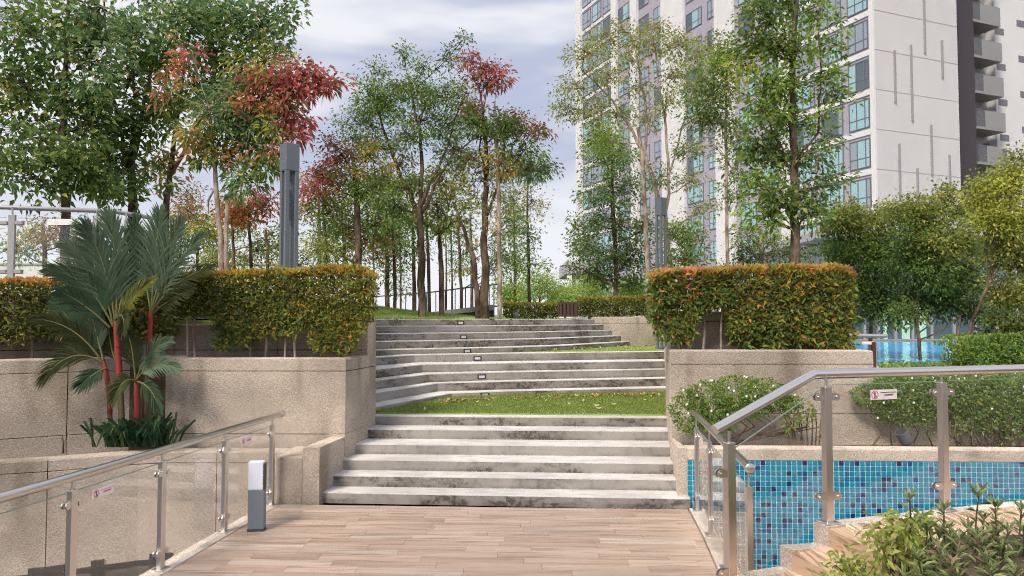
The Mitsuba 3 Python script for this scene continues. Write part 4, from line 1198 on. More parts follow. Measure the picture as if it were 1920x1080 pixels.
tree('background_tree', 'yellow and green tree behind the short tree and the red-topped trunk', 22.0, [(866, 585, 8), (862, 480, 7), (858, 400, 5)],
     [(850, 350, 36, 28, 13, 'gold'), (875, 390, 34, 30, 13, 'olive'), (840, 430, 30, 26, 10, 'green'), (880, 440, 28, 28, 9, 'mixed'), (955, 420, 26, 40, 12, 'green'), (945, 480, 26, 36, 10, 'green')], (10, 5), m=13, spread=9)
tree('background_tree', 'mixed green and orange tree behind the pale double trunk', 19.0, [(440, 530, 8), (438, 470, 7), (434, 400, 5)],
     [(420, 390, 30, 24, 9, 'orange'), (455, 420, 34, 26, 12, 'green'), (385, 440, 34, 28, 12, 'gold'), (350, 400, 36, 26, 10, 'rust'), (400, 490, 44, 18, 12, 'olive'), (540, 420, 30, 34, 10, 'green'), (560, 330, 26, 22, 6, 'orange')], (11, 5.5), m=13, spread=10)
for x, yb, top_, Y_, w, lab in [(700, 590, 420, 26, 5, 'thin bare stem behind the left hedge end'), (836, 590, 400, 25, 5, 'thin bare stem just right of the short tree')]:
    tree('sapling', lab, Y_, [(x, yb, w), (x + 1, (yb + top_) / 2, w * 0.8), (x - 2, top_, w * 0.4)], [(x, top_ + 20, 22, 24, 6, 'green')], (8, 4), m=10, spread=8)
for x, y, rx, ry, Y_, lab, pal in [(1012, 535, 48, 32, 34, 'pale green shrub mass beyond the far hedge, left of the bin', 'pale'), (1105, 540, 46, 26, 34, 'pale green shrub beyond the far hedge, right of the bin', 'pale'),
                              (1185, 545, 34, 24, 33, 'light green shrub beside the dark pyramid tree', 'fresh'), (1060, 552, 40, 18, 38, 'hazy pale shrub behind the bin', 'pale'), (960, 552, 26, 18, 36, 'small pale shrub behind the left part of the far hedge', 'pale')]:
    tree('shrub', lab, Y_, [(x, y + 45, 6), (x, y, 4)], [(x - rx * .3, y, rx * .6, ry * .8, 26, pal), (x + rx * .35, y + 3, rx * .6, ry * .8, 26, pal), (x, y - ry * .25, rx * .6, ry * .7, 20, pal), (x, y + ry * .6, rx, ry * .5, 24, pal)], (7, 4), m=14, spread=8, category='shrub', twig=False)
# right of the steps
tree('pyramid_tree', 'dark green pyramid-shaped tree in front of the tower, above the far hedge', 24.0,
     [(1156, 575, 12), (1153, 480, 11), (1150, 380, 9), (1146, 270, 5)],
     [(1105, 470, 48, 32, 30, 'cool'), (1150, 490, 50, 34, 32, 'dark'), (1190, 480, 42, 36, 28, 'dark'), (1110, 420, 44, 32, 26, 'green'), (1160, 420, 48, 36, 30, 'dark'), (1125, 360, 44, 34, 28, 'cool'), (1170, 355, 42, 36, 26, 'dark'), (1130, 300, 42, 34, 26, 'green'), (1165, 290, 38, 36, 22, 'green'), (1195, 530, 36, 22, 16, 'dark'), (1100, 510, 40, 20, 14, 'dark'), (1145, 525, 45, 20, 14, 'dark'), (1080, 460, 22, 18, 8, 'olive'), (1140, 255, 40, 26, 18, 'fresh'), (1215, 430, 30, 34, 14, 'green')],
     (9.5, 5.5), m=15, spread=9)
tree('pale_bark_tree', 'tall airy tree with pale crossing trunks and yellow-green leaves, beside the right lamp post', 20.0,
     [(1215, 540, 12), (1212, 440, 11), (1208, 360, 10), (1206, 300, 9), (1196, 240, 7)],
     [(1075, 165, 34, 28, 14, 'olive'), (1095, 105, 38, 28, 16, 'olive'), (1130, 70, 34, 26, 12, 'olive'), (1060, 205, 32, 22, 10, 'olive'), (1110, 205, 38, 30, 18, 'olive'), (1140, 145, 34, 30, 14, 'olive'), (1175, 60, 30, 34, 12, 'olive'), (1180, 110, 32, 30, 12, 'olive'), (1160, 215, 36, 28, 14, 'olive'), (1225, 80, 34, 28, 14, 'olive'), (1270, 85, 36, 26, 16, 'olive'), (1310, 105, 32, 26, 12, 'olive'), (1260, 140, 38, 30, 14, 'olive'), (1300, 165, 36, 30, 14, 'olive'), (1250, 190, 34, 24, 10, 'olive'), (1130, 265, 46, 28, 20, 'fresh'), (1190, 170, 26, 30, 8, 'olive'), (1215, 225, 26, 24, 8, 'olive'), (1240, 330, 36, 26, 11, 'green'), (1290, 280, 40, 28, 12, 'green'), (1300, 340, 30, 24, 8, 'olive'), (1310, 395, 34, 18, 8, 'olive'), (1230, 50, 30, 22, 8, 'olive')],
     (10, 4.8), m=12, spread=9.5, bark='pale_bark', droop=0.3, dens=1.35,
     forks=[[(1259, 540, 13), (1249, 430, 11), (1228, 350, 10), (1207, 285, 9), (1180, 230, 6), (1130, 170, 4), (1090, 130, 2.5)], [(1206, 300, 8), (1212, 220, 6), (1200, 130, 4), (1180, 60, 2.5)], [(1250, 430, 8), (1254, 330, 7), (1250, 240, 6), (1235, 160, 4), (1228, 80, 2.5)], [(1253, 330, 5), (1280, 240, 4), (1300, 170, 3)]])
tree('tall_slender_tree', 'tall slender leafy tree with a mottled trunk rising out of the right hedge', 14.0,
     [(1490, 520, 24), (1491, 430, 21), (1489, 300, 18), (1486, 150, 15), (1492, 20, 12), (1500, -80, 7)],
     [(1420, 20, 44, 36, 20, 'green'), (1470, 20, 42, 36, 14, 'green'), (1530, 25, 40, 34, 10, 'fresh'), (1410, 75, 42, 36, 18, 'green'), (1455, 85, 42, 36, 18, 'green'), (1500, 85, 40, 40, 10, 'fresh'), (1560, 95, 34, 26, 7, 'green'), (1440, 150, 46, 38, 20, 'fresh'), (1490, 160, 36, 34, 12, 'green'), (1545, 150, 40, 34, 11, 'fresh'), (1575, 185, 26, 26, 7, 'green'), (1430, 215, 46, 38, 20, 'fresh'), (1480, 235, 42, 34, 16, 'green'), (1545, 220, 34, 24, 6, 'fresh'), (1420, 280, 42, 36, 18, 'green'), (1465, 300, 44, 36, 18, 'green'), (1520, 290, 36, 28, 9, 'cool'), (1560, 260, 28, 20, 6, 'cool'),
      (1420, 345, 42, 34, 16, 'fresh'), (1465, 370, 44, 34, 18, 'green'), (1520, 355, 36, 28, 9, 'cool'), (1555, 340, 32, 24, 9, 'green'), (1435, 405, 42, 26, 14, 'fresh'), (1510, 405, 40, 26, 13, 'green'), (1460, -30, 60, 30, 16, 'green'), (1560, 50, 30, 20, 4, 'fresh'), (1390, 120, 34, 30, 9, 'gold')],
     (17.5, 9), m=11, spread=11.5, bark='bark', dens=0.95, forks=[[(1490, 300, 7), (1530, 250, 5), (1540, 170, 4), (1535, 60, 3)], [(1488, 330, 6), (1450, 250, 5), (1430, 150, 4)]])
tree('leafy_tree', 'bright green drooping tree left of the tall slender tree', 16.5,
     [(1366, 520, 9), (1363, 400, 8), (1361, 260, 7), (1362, 150, 5), (1365, 80, 3)],
     [(1335, 130, 38, 34, 22, 'fresh'), (1325, 185, 36, 34, 22, 'green'), (1375, 110, 36, 32, 18, 'fresh'), (1365, 165, 38, 34, 18, 'olive'), (1305, 215, 30, 26, 14, 'green'), (1350, 225, 38, 30, 18, 'dark'), (1385, 250, 30, 34, 14, 'green'), (1385, 310, 30, 32, 12, 'green'), (1345, 85, 30, 22, 8, 'olive'), (1340, 280, 30, 24, 6, 'olive'), (1375, 370, 34, 26, 9, 'green')],
     (12, 6), m=14, spread=10, bark='pale_bark')
tree('round_shrub', 'round mid-green shrub tree behind the orange part of the right hedge', 19.0, [(1285, 530, 8), (1284, 480, 6)],
     [(1265, 450, 34, 32, 24, 'green'), (1300, 460, 34, 34, 24, 'green'), (1282, 430, 30, 24, 16, 'fresh'), (1280, 490, 46, 22, 20, 'green')], (9, 5), m=14, spread=9, category='shrub')
tree('round_shrub', 'dark shrub behind the right hedge, left of the mottled trunk', 20.0, [(1430, 520, 14), (1428, 470, 12), (1427, 425, 9)],
     [(1405, 470, 30, 24, 16, 'dark'), (1460, 475, 32, 22, 18, 'dark'), (1400, 445, 30, 22, 12, 'fresh'), (1450, 450, 36, 24, 14, 'olive'), (1505, 470, 26, 24, 12, 'dark'), (1390, 490, 34, 16, 12, 'dark')], (9, 5), m=14, spread=8, bark='pale_bark', category='shrub')
tree('poolside_tree', 'dense dark tree with a top tinted yellowish as if sunlit beside the pool, left of the three', 17.5, [(1632, 720, 10), (1632, 640, 9), (1636, 560, 8)],  # top lobes leafed yellower, low ones darker: sun and shade painted in
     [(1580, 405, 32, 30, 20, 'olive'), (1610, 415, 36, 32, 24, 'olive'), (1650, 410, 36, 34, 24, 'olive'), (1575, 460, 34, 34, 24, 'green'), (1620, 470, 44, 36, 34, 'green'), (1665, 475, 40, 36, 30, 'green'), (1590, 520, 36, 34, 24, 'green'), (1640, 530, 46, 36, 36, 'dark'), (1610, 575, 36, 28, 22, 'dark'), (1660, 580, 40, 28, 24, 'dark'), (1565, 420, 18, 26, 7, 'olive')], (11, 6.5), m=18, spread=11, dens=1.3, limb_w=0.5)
tree('poolside_tree', 'broad dense tree with a leaning thin trunk in the middle of the pool edge', 16.5, [(1728, 700, 9), (1724, 650, 8), (1719, 600, 7), (1722, 540, 6)],  # olive upper lobes and dark lower ones colour in sunlight and shade again
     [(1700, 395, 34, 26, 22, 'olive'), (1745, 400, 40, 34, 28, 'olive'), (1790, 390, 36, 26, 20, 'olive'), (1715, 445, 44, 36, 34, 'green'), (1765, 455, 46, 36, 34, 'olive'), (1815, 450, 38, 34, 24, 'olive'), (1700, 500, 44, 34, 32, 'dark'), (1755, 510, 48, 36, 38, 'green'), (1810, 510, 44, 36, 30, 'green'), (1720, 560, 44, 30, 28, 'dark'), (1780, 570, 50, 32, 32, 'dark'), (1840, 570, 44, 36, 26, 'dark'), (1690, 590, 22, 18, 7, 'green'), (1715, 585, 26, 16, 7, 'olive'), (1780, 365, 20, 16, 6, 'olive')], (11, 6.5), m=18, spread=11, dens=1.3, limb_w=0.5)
tree('poolside_tree', 'sunlit yellow-green tree with a forked base at the right edge', 14.0, [(1800, 705, 11), (1810, 655, 10), (1822, 605, 8), (1850, 540, 6)],  # gold leaf colours stand for sunlight on this crown
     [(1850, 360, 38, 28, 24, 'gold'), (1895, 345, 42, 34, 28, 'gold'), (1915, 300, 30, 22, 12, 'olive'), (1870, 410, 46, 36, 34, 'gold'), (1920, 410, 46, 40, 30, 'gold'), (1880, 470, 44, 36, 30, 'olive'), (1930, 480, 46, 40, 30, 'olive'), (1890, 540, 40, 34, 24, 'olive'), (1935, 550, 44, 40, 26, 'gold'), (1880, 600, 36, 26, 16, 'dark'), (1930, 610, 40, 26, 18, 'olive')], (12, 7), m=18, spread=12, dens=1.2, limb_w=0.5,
     forks=[[(1803, 690, 7), (1795, 640, 6), (1800, 590, 5)]])


# ------------------------------------------------------------------ hedges
def hedge(label, xs, ytop, ybot, Y, depth, n, cols, leaf, group=None, stems=(), bump=7, seed=1, category='hedge', zbase=None, endcap=True, curve=None, name='hedge', top_amount=0.17):
    """a clipped hedge between two picture columns: ytop and ybot follow its outline, cols(u, v, r, n) gives the leaf colours"""
    r = np.random.default_rng(seed)
    k = thing(name, label, category, group)
    N = int(n)
    x = r.uniform(xs[0], xs[1], N)
    yt = np.interp(x, [a for a, b in ytop], [b for a, b in ytop])
    yb = np.interp(x, [a for a, b in ybot], [b for a, b in ybot])
    v = r.random(N)
    topm = r.random(N) < top_amount
    v = np.where(topm, r.random(N) * 0.045 - 0.012, v)
    nz = meshkit.fbm(np.stack([x / 26.0, v * (yb - yt) / 26.0, np.full(N, seed * 3.7)], 1), 3, seed)
    edge = (nz - 0.5) * bump * 2
    y = yt + (yb - yt) * v + edge * np.where(v > 0.8, 2.2, 0.5)
    dd = np.where(topm, r.random(N), r.random(N) ** 2.2 * 0.75) * depth
    dd += (0.5 - nz) * 0.26 * depth
    Yc = Y if curve is None else np.interp(x, [a for a, b in curve], [b for a, b in curve])
    # rounded front edges
    P = np.array([at(a, b, c) for a, b, c in zip(x, y, np.broadcast_to(Yc, (N,)))])
    # depth moves straight back, not along the sight line
    P[:, 1] += dd
    D = r.normal(size=(N, 3)) * 0.75 + np.array([0, -0.45, 0.55])
    D[v < 0.12] += np.array([0, 0.2, 0.9])
    Nn = norm(r.normal(size=(N, 3)) + np.array([0, -0.6, 0.7]))
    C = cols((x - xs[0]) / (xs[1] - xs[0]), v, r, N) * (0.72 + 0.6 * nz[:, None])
    s = r.uniform(0.6, 1.3, N)
    px = np.broadcast_to(Yc, (N,)) / F
    m = leaf_mesh(P, D, Nn, leaf[0] * px * s, leaf[1] * px * s, C, 0.2)
    foliage(k, 'foliage', [m])
    for (sx, sy0, sy1, w) in stems:
        Ys = (Y if curve is None else float(np.interp(sx, [a for a, b in curve], [b for a, b in curve]))) + depth * 0.35
        a, b = at(sx, sy0, Ys), at(sx + r.uniform(-6, 6), sy1, Ys)
        q = np.array([a, (a + b) / 2 + r.normal(size=3) * 0.012, b])
        part(k, 'stem', tube(q, [w * Ys / F / 2 * f for f in (1.1, 1, 0.8)], 6), 'pale_bark', smooth=True)
    return k


def mixcols(spec):
    """spec: function (u, v) -> dict palette: weight arrays"""
    def cols(u, v, r, n):
        names, ws = zip(*spec(u, v).items())
        ws = np.stack([np.broadcast_to(w, (n,)) for w in ws], 1)
        ws = ws / ws.sum(1, keepdims=True)
        c = (ws.cumsum(1) < r.random((n, 1))).sum(1)
        out = np.zeros((n, 3))
        for i, nm in enumerate(names):
            s = c == i
            out[s] = pick(nm, s.sum(), r)
        return out
    return cols


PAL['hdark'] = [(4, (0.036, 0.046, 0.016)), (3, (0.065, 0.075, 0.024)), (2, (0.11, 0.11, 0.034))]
PAL['hgold'] = [(3, (0.23, 0.165, 0.03)), (3, (0.20, 0.165, 0.034)), (2, (0.25, 0.125, 0.036)), (2, (0.15, 0.145, 0.04))]
PAL['holive'] = [(3, (0.115, 0.12, 0.03)), (3, (0.155, 0.145, 0.036)), (2, (0.075, 0.09, 0.026))]
PAL['hcoral'] = [(3, (0.30, 0.105, 0.065)), (3, (0.27, 0.13, 0.055)), (2, (0.24, 0.18, 0.05))]
PAL['hgreen'] = [(3, (0.07, 0.115, 0.034)), (2, (0.11, 0.15, 0.04)), (2, (0.045, 0.07, 0.024))]

stemsL = [(x, 676, 560, w) for x, w in ((352, 4), (366, 4), (470, 4), (498, 5), (534, 4), (554, 5), (602, 4), (626, 4))]
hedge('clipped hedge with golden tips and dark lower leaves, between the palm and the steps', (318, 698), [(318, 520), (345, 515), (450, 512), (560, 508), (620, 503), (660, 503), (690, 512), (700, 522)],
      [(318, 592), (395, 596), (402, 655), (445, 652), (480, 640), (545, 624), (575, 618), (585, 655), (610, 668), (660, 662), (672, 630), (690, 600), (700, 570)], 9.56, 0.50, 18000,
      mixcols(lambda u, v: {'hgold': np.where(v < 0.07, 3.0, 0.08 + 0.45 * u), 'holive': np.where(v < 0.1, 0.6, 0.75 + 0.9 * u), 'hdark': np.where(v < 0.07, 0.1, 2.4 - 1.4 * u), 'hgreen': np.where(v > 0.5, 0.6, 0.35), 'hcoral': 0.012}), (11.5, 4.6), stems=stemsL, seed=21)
hedge('clipped hedge with coral new tips, left of the palm', (-420, 325), [(-420, 533), (0, 528), (150, 526), (240, 530), (325, 525)], [(-420, 640), (20, 642), (110, 640), (200, 640), (325, 630)], 9.1, 0.5, 19000,
      mixcols(lambda u, v: {'hcoral': np.where(v < 0.06, 2.2, 0.06), 'hgold': np.where(v < 0.08, 1.6, 0.12), 'holive': np.where(v < 0.08, 0.4, 0.5), 'hdark': np.where(v < 0.06, 0.1, 2.3)}), (12, 4.6), seed=22, stems=[(60, 676, 600, 5), (140, 676, 600, 5)],
      curve=[(-420, 7.9), (-180, 8.55), (0, 9.18), (130, 9.50), (310, 9.88)])
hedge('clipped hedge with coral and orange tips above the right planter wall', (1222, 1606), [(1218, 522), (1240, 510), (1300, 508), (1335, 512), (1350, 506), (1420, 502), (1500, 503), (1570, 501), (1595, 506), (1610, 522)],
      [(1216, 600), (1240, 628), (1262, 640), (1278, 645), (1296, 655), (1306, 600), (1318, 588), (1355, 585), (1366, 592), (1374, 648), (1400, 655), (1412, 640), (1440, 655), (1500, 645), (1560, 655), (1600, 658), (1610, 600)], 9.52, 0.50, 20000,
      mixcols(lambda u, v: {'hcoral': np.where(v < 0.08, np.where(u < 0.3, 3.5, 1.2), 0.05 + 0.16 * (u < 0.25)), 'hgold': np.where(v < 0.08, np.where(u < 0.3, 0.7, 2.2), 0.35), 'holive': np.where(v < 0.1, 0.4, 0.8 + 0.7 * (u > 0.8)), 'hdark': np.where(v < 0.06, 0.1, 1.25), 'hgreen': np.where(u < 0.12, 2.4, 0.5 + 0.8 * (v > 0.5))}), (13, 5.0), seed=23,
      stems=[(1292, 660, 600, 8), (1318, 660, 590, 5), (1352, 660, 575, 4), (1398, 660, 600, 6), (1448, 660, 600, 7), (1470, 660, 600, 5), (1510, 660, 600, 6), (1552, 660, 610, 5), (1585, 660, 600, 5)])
far = mixcols(lambda u, v: {'hgold': np.where(v < 0.12, 1.4, 0.15), 'holive': np.where(v < 0.15, 1.0, 0.5), 'hdark': np.where(v < 0.1, 0.3, 2.2), 'hgreen': 0.3})
hedge('low clipped far hedge left of the slatted bin', (944, 1047), [(944, 570), (1047, 571)], [(944, 597), (1047, 597)], 19.3, 0.7, 3600, far, (6, 2.6), seed=24, bump=3)
hedge('low clipped far hedge right of the slatted bin, on the pale wall', (1084, 1222), [(1084, 561), (1150, 559), (1222, 556)], [(1084, 595), (1222, 593)], 19.9, 0.7, 5200, far, (6, 2.6), seed=25, bump=3)
hedge('rounded fresh green hedge at the right edge beside the pool', (1800, 1990), [(1800, 650), (1812, 636), (1850, 632), (1900, 630), (1990, 632)], [(1800, 685), (1900, 690), (1990, 690)], 13.5, 0.9, 6500,
      mixcols(lambda u, v: {'fresh': 2.0, 'hgreen': 1.5 + v, 'pale': np.where(v < 0.2, 1.0, 0.1)}), (8, 4), seed=26, bump=4)


# ------------------------------------------------------------------ shrubs with white flowers, ground cover
def shrub(label, lobes, Y, leaf, n, pal, flowers=0, stems=(), seed=1, name='flowering_shrub', category='shrub', depth=0.6, spread=0.9):
    r = np.random.default_rng(seed)
    k = thing(name, label, category)
    ps, fl = [], []
    tot = sum(a[2] * a[3] for a in lobes)
    for x, y, rx, ry, *rest_ in lobes:
        dY = rest_[0] if rest_ else 0.0
        c = at(x, y, Y + dY)
        px = (Y + dY) / F
        q = max(30, int(n * rx * ry / tot))
        u = norm(r.normal(size=(q, 3)))
        rad = np.array([rx * px, depth * min(rx, 2.5 * ry) * px, ry * px])
        P = c + u * (0.55 + 0.45 * r.random((q, 1)) ** 0.5) * rad * (0.82 + 0.36 * meshkit.fbm(u * 3 + seed, 3, seed)[:, None])
        D = u * 0.8 + r.normal(size=(q, 3)) * 0.6 + np.array([0, 0, 0.25])
        N = norm(u * 0.6 + r.normal(size=(q, 3)) * 0.6 + np.array([0, 0, 0.6]))
        s = r.uniform(0.6, 1.3, q)
        C = np.where((r.random(q) < 0.35)[:, None], pick('fresh', q, r), pick(pal, q, r)) * r.normal(1, 0.15, (q, 1))
        ps.append(leaf_mesh(P, D, N, leaf[0] * px * s, leaf[1] * px * s, C, 0.15))
        nf = int(flowers * rx * ry / tot)
        if nf:
            uu = norm(r.normal(size=(nf, 3)) + np.array([0, -0.7, 0.9]))
            for q_ in c + uu * rad * 1.04:
                ang = r.random() * 6.28 + np.arange(5) * 2 * np.pi / 5
                d = np.stack([np.cos(ang), -0.4 + 0 * ang, np.sin(ang)], 1)
                fl.append(leaf_mesh(np.repeat(q_[None], 5, 0), d, np.tile([0.0, -1, 0.4], (5, 1)), 2.9 * px, 2.4 * px, np.tile([0.78, 0.78, 0.74], (5, 1)), 0))
    foliage(k, 'foliage', ps)
    if fl:
        foliage(k, 'flowers', fl, 'petal', kind='stuff')
    for pts in stems:
        q = np.array([at(x, y, Y + dY) for x, y, dY in pts])
        part(k, 'stem', tube(q, np.linspace(0.011, 0.004, len(q)), 5), 'bark', smooth=True)
    return k


r = np.random.default_rng(77)
st1 = [[(1350 + r.uniform(-14, 30), 838, 0.1), (1330 + 22 * i + r.uniform(-10, 10), 800, 0.05), (1275 + i * 20, 760 - r.uniform(0, 20), 0)] for i in range(11)]
shrub('rounded green shrub dotted with white flowers beside the steps, behind the sloping rail', [(1292, 770, 36, 42), (1330, 752, 44, 38), (1385, 735, 54, 30), (1430, 738, 50, 28), (1460, 752, 34, 22), (1340, 782, 46, 30), (1400, 762, 50, 24), (1480, 755, 24, 14)], 8.85, (6.8, 3.2), 6500, 'green', 34, st1, seed=31)
st2 = [[(1640 + 26 * i + r.uniform(-10, 10), 838, 0.0), (1645 + 26 * i + r.uniform(-14, 14), 812, -0.05), (1640 + i * 26 + r.uniform(-25, 25), 775, -0.1)] for i in range(12)]
shrub('sprawling green shrub with white flowers hanging over the low wall at the right edge', [(1640, 742, 44, 24), (1700, 745, 60, 34), (1760, 740, 60, 36), (1820, 745, 60, 38), (1880, 750, 60, 42), (1700, 775, 60, 22), (1830, 785, 60, 26), (1900, 790, 50, 26), (1950, 760, 60, 50), (1690, 720, 60, 18), (1800, 716, 70, 18), (1900, 716, 60, 18)], 9.1, (7.2, 3.4), 16000, 'cool', 40, st2, seed=32, depth=0.5)
shrub('bare sprigs of the bed plants seen through the glass beside the spotlight', [(1512, 775, 16, 20), (1545, 815, 10, 10), (1480, 790, 14, 16)], 8.85, (9, 4), 260, 'olive', 0,
      [[(1540 + i * 7 - 60, 838, 0), (1525 + i * 8 - 50 + r.uniform(-8, 8), 800, 0.05), (1500 + i * 10 - 40 + r.uniform(-10, 10), 768, 0.08)] for i in range(9)], seed=33, name='bed_plant', category='plant')
shrub('bare sprawling twigs of the low plants at the right end of the bed', [(1770, 800, 40, 20), (1880, 815, 34, 20)], 8.8, (8, 3.5), 240, 'cool', 0,
      [[(1790 + i * 13 + r.uniform(-8, 8), 839, 0), (1780 + i * 14 + r.uniform(-14, 14), 815, -0.03), (1770 + i * 15 + r.uniform(-26, 26), 780, 0)] for i in range(11)], seed=34, name='bed_plant', category='plant')
shrub('small white-variegated plant right of the planter wall end', [(1648, 703, 14, 12), (1660, 712, 10, 10)], 9.7, (7, 4), 220, 'white', 0, [], seed=35, name='variegated_plant', category='plant') if 'white' in PAL else None
# ground cover on the slope up to the pool
r = np.random.default_rng(41)
n = 15000
gx_, gy_ = r.uniform(4.5, 11.5, n), r.uniform(9.35, 14.5, n)
gz = 0.95 + (gy_ - 9.4) / 4.8 * 0.24 + 0.10 * meshkit.fbm(np.stack([gx_ * 1.7, gy_ * 1.7, 0 * gx_], 1), 3, 2)
C = np.where((r.random(n) < 0.25)[:, None], pick('gold', n, r), pick('fresh', n, r))
m = leaf_mesh(np.stack([gx_, gy_, gz], 1), r.normal(size=(n, 3)) * 0.7 + [0, -0.2, 0.5], norm(r.normal(size=(n, 3)) * 0.5 + [0, -0.2, 1]), 0.085 * r.uniform(.6, 1.3, n), 0.042, C, 0.2)
labels['ground_cover'] = {'label': 'yellow-green leafy ground cover on the slope between the shrubs and the pool', 'category': 'ground cover', 'kind': 'stuff'}
foliage('', 'ground_cover', [m])

# ------------------------------------------------------------------ the red-stemmed palm
def frond(k, base, ctrl, tip, dYs, llen, lw, cols, nl=30, seed=0, name='frond', twist=0.0, both=True, droopl=0.18):
    r = np.random.default_rng(seed)
    Yp = 9.12
    a, b, c = at(*base, Yp + dYs[0]), at(*ctrl, Yp + dYs[1]), at(*tip, Yp + dYs[2])
    cur = bez(a, b, c, 14)
    L = np.linalg.norm(np.diff(cur, axis=0), axis=1).sum()
    t = np.linspace(0.16, 0.985, nl)
    P = np.stack([np.interp(t, np.linspace(0, 1, 14), cur[:, i]) for i in range(3)], 1)
    tg = np.stack([np.interp(t, np.linspace(0, 1, 14), np.gradient(cur, axis=0)[:, i]) for i in range(3)], 1)
    tg = norm(tg)
    face = norm(np.array([twist, -1.0, 0.35]))
    side = norm(np.cross(tg, face))
    ps = []
    prof = np.sin(np.pi * np.clip(0.20 + 0.72 * t, 0, 1)) ** 0.75
    for s in (-1, 1):
        ang = np.radians(np.interp(t, [0, 1], [46, 12]) + r.normal(0, 2.5, nl))
        D = tg * np.cos(ang)[:, None] + s * side * np.sin(ang)[:, None] + face * 0.16 + r.normal(size=(nl, 3)) * 0.035
        Ls = llen * 1.02 * prof * r.uniform(0.9, 1.08, nl) * Yp / F
        C = cols[None] * r.normal(1, 0.13, (nl, 1))
        N = norm(face + s * 0.35 * side)
        # two-piece blades that bend down at the tip
        D = norm(D)
        S = norm(np.cross(D, N))
        w = lw * 0.52 * Yp / F
        m1 = P + D * Ls[:, None] * 0.5
        tp_ = m1 + D * Ls[:, None] * 0.5 + np.array([0, 0, -1]) * Ls[:, None] * droopl
        v = np.stack([P - S * w * 0.3, P + S * w * 0.3, m1 + S * w * 0.5, m1 - S * w * 0.5, tp_], 1).reshape(-1, 3)
        kk_ = (np.arange(nl) * 5)[:, None]
        f = np.concatenate([kk_ + [0, 1, 2], kk_ + [0, 2, 3], kk_ + [3, 2, 4]], 1).reshape(-1, 3)
        ps.append((Mesh(v, f), np.repeat(np.clip(C, 0, 1), 5, 0)))
    fk = foliage(k, name, ps)
    part(fk, 'rachis', tube(cur, np.linspace(0.014, 0.004, 14), 5), 'palm_rachis', smooth=True)


plain('palm_rachis', (0.13, 0.13, 0.05), 0.6)
pk = thing('palm', 'clustered palm with bright red stems and blue-green feather fronds in front of the planter wall', 'palm')
for pts, red in (([(229, 838, 13), (228, 780, 13), (225, 724, 13)], 0), ([(225, 724, 14), (221, 660, 14), (217, 600, 11)], 1), ([(268, 838, 11), (274, 740, 11), (279, 668, 11)], 0), ([(279, 668, 11), (281, 630, 11), (284, 575, 9)], 1),
                 ([(212, 838, 10), (208, 800, 10), (206, 776, 10)], 0), ([(206, 776, 11), (203, 720, 11), (191, 670, 9)], 1), ([(258, 838, 10), (258, 810, 10), (258, 788, 10)], 0), ([(258, 788, 11), (256, 740, 11), (256, 705, 8)], 1)):
    Yp = 9.14 + (0.08 if pts[0][0] > 260 and pts[0][0] != 258 else 0)
    q = np.array([at(x, y, Yp) for x, y, w in pts])
    part(pk, 'red_stem' if red else 'stem', tube(smooth_path(q, 4), np.interp(np.linspace(0, 2, 9), range(3), [w * 0.86 * Yp / F / 2 for _, _, w in pts]), 9), 'palm_red' if red else 'palm_stem', smooth=True)
BG, DG, OL, YG = np.array([0.15, 0.215, 0.145]), np.array([0.085, 0.14, 0.085]), np.array([0.085, 0.10, 0.045]), np.array([0.27, 0.27, 0.055])
FR = [((212, 612), (170, 520), (98, 505), (0, -.1, -.2), 62, 7, DG, .1), ((212, 608), (190, 500), (128, 462), (0, -.05, -.1), 70, 7, BG, .2), ((216, 604), (200, 480), (160, 428), (0, 0, -.2), 80, 7.5, BG, .15), ((218, 604), (222, 480), (205, 405), (0, .05, .1), 80, 7.5, BG, 0), ((220, 604), (240, 490), (255, 412), (0, .1, .2), 70, 7, DG, -.1),
      ((222, 606), (255, 500), (288, 455), (0, .05, .15), 60, 7, BG, -.2), ((206, 614), (150, 560), (112, 548), (0, -.15, -.3), 50, 6, DG, .2), ((224, 600), (240, 560), (288, 525), (0, -.2, -.3), 46, 7, YG, -.3), ((215, 600), (235, 575), (232, 620), (0, -.25, -.4), 44, 7, OL, -.1),
      ((284, 582), (290, 480), (300, 398), (0, 0, .1), 74, 7.5, BG, 0), ((284, 582), (310, 480), (338, 418), (0, 0, 0), 72, 7.5, BG, -.2), ((286, 582), (320, 490), (380, 445), (0, -.05, -.1), 64, 7, BG, -.2), ((286, 584), (325, 520), (398, 500), (0, -.1, -.2), 52, 6, OL, -.2), ((282, 582), (268, 490), (255, 430), (0, .1, .2), 66, 7, DG, .1), ((288, 586), (320, 560), (360, 540), (0, -.1, -.2), 46, 6, OL, -.3), ((282, 584), (275, 520), (320, 455), (.1, .2, .3), 60, 7, DG, 0),
      ((190, 676), (140, 600), (62, 598), (0, -.15, -.2), 46, 6, OL * .8, .2), ((190, 676), (150, 620), (105, 570), (0, -.05, 0), 56, 6, DG * 1.3, .2), ((192, 680), (130, 640), (78, 716), (0, -.2, -.3), 46, 5.5, OL, .2), ((194, 674), (175, 610), (165, 555), (0, 0, .1), 50, 6, BG * .9, .1), ((200, 690), (175, 700), (150, 722), (0, -.2, -.3), 40, 5.5, DG, .2), ((222, 690), (200, 640), (205, 590), (.1, .1, .2), 46, 6, OL * .8, 0),
      ((256, 712), (285, 670), (332, 690), (0, -.15, -.25), 48, 5.5, BG * 1.5, -.2), ((256, 712), (275, 650), (318, 640), (0, -.1, -.15), 44, 5.5, BG * 1.2, -.2), ((254, 712), (250, 650), (238, 618), (0, -.1, -.1), 44, 6, OL, .1), ((255, 716), (230, 700), (212, 752), (0, -.25, -.3), 36, 5.5, OL * 1.6, .1), ((258, 716), (285, 720), (300, 770), (0, -.15, -.2), 34, 5, DG, -.1)]
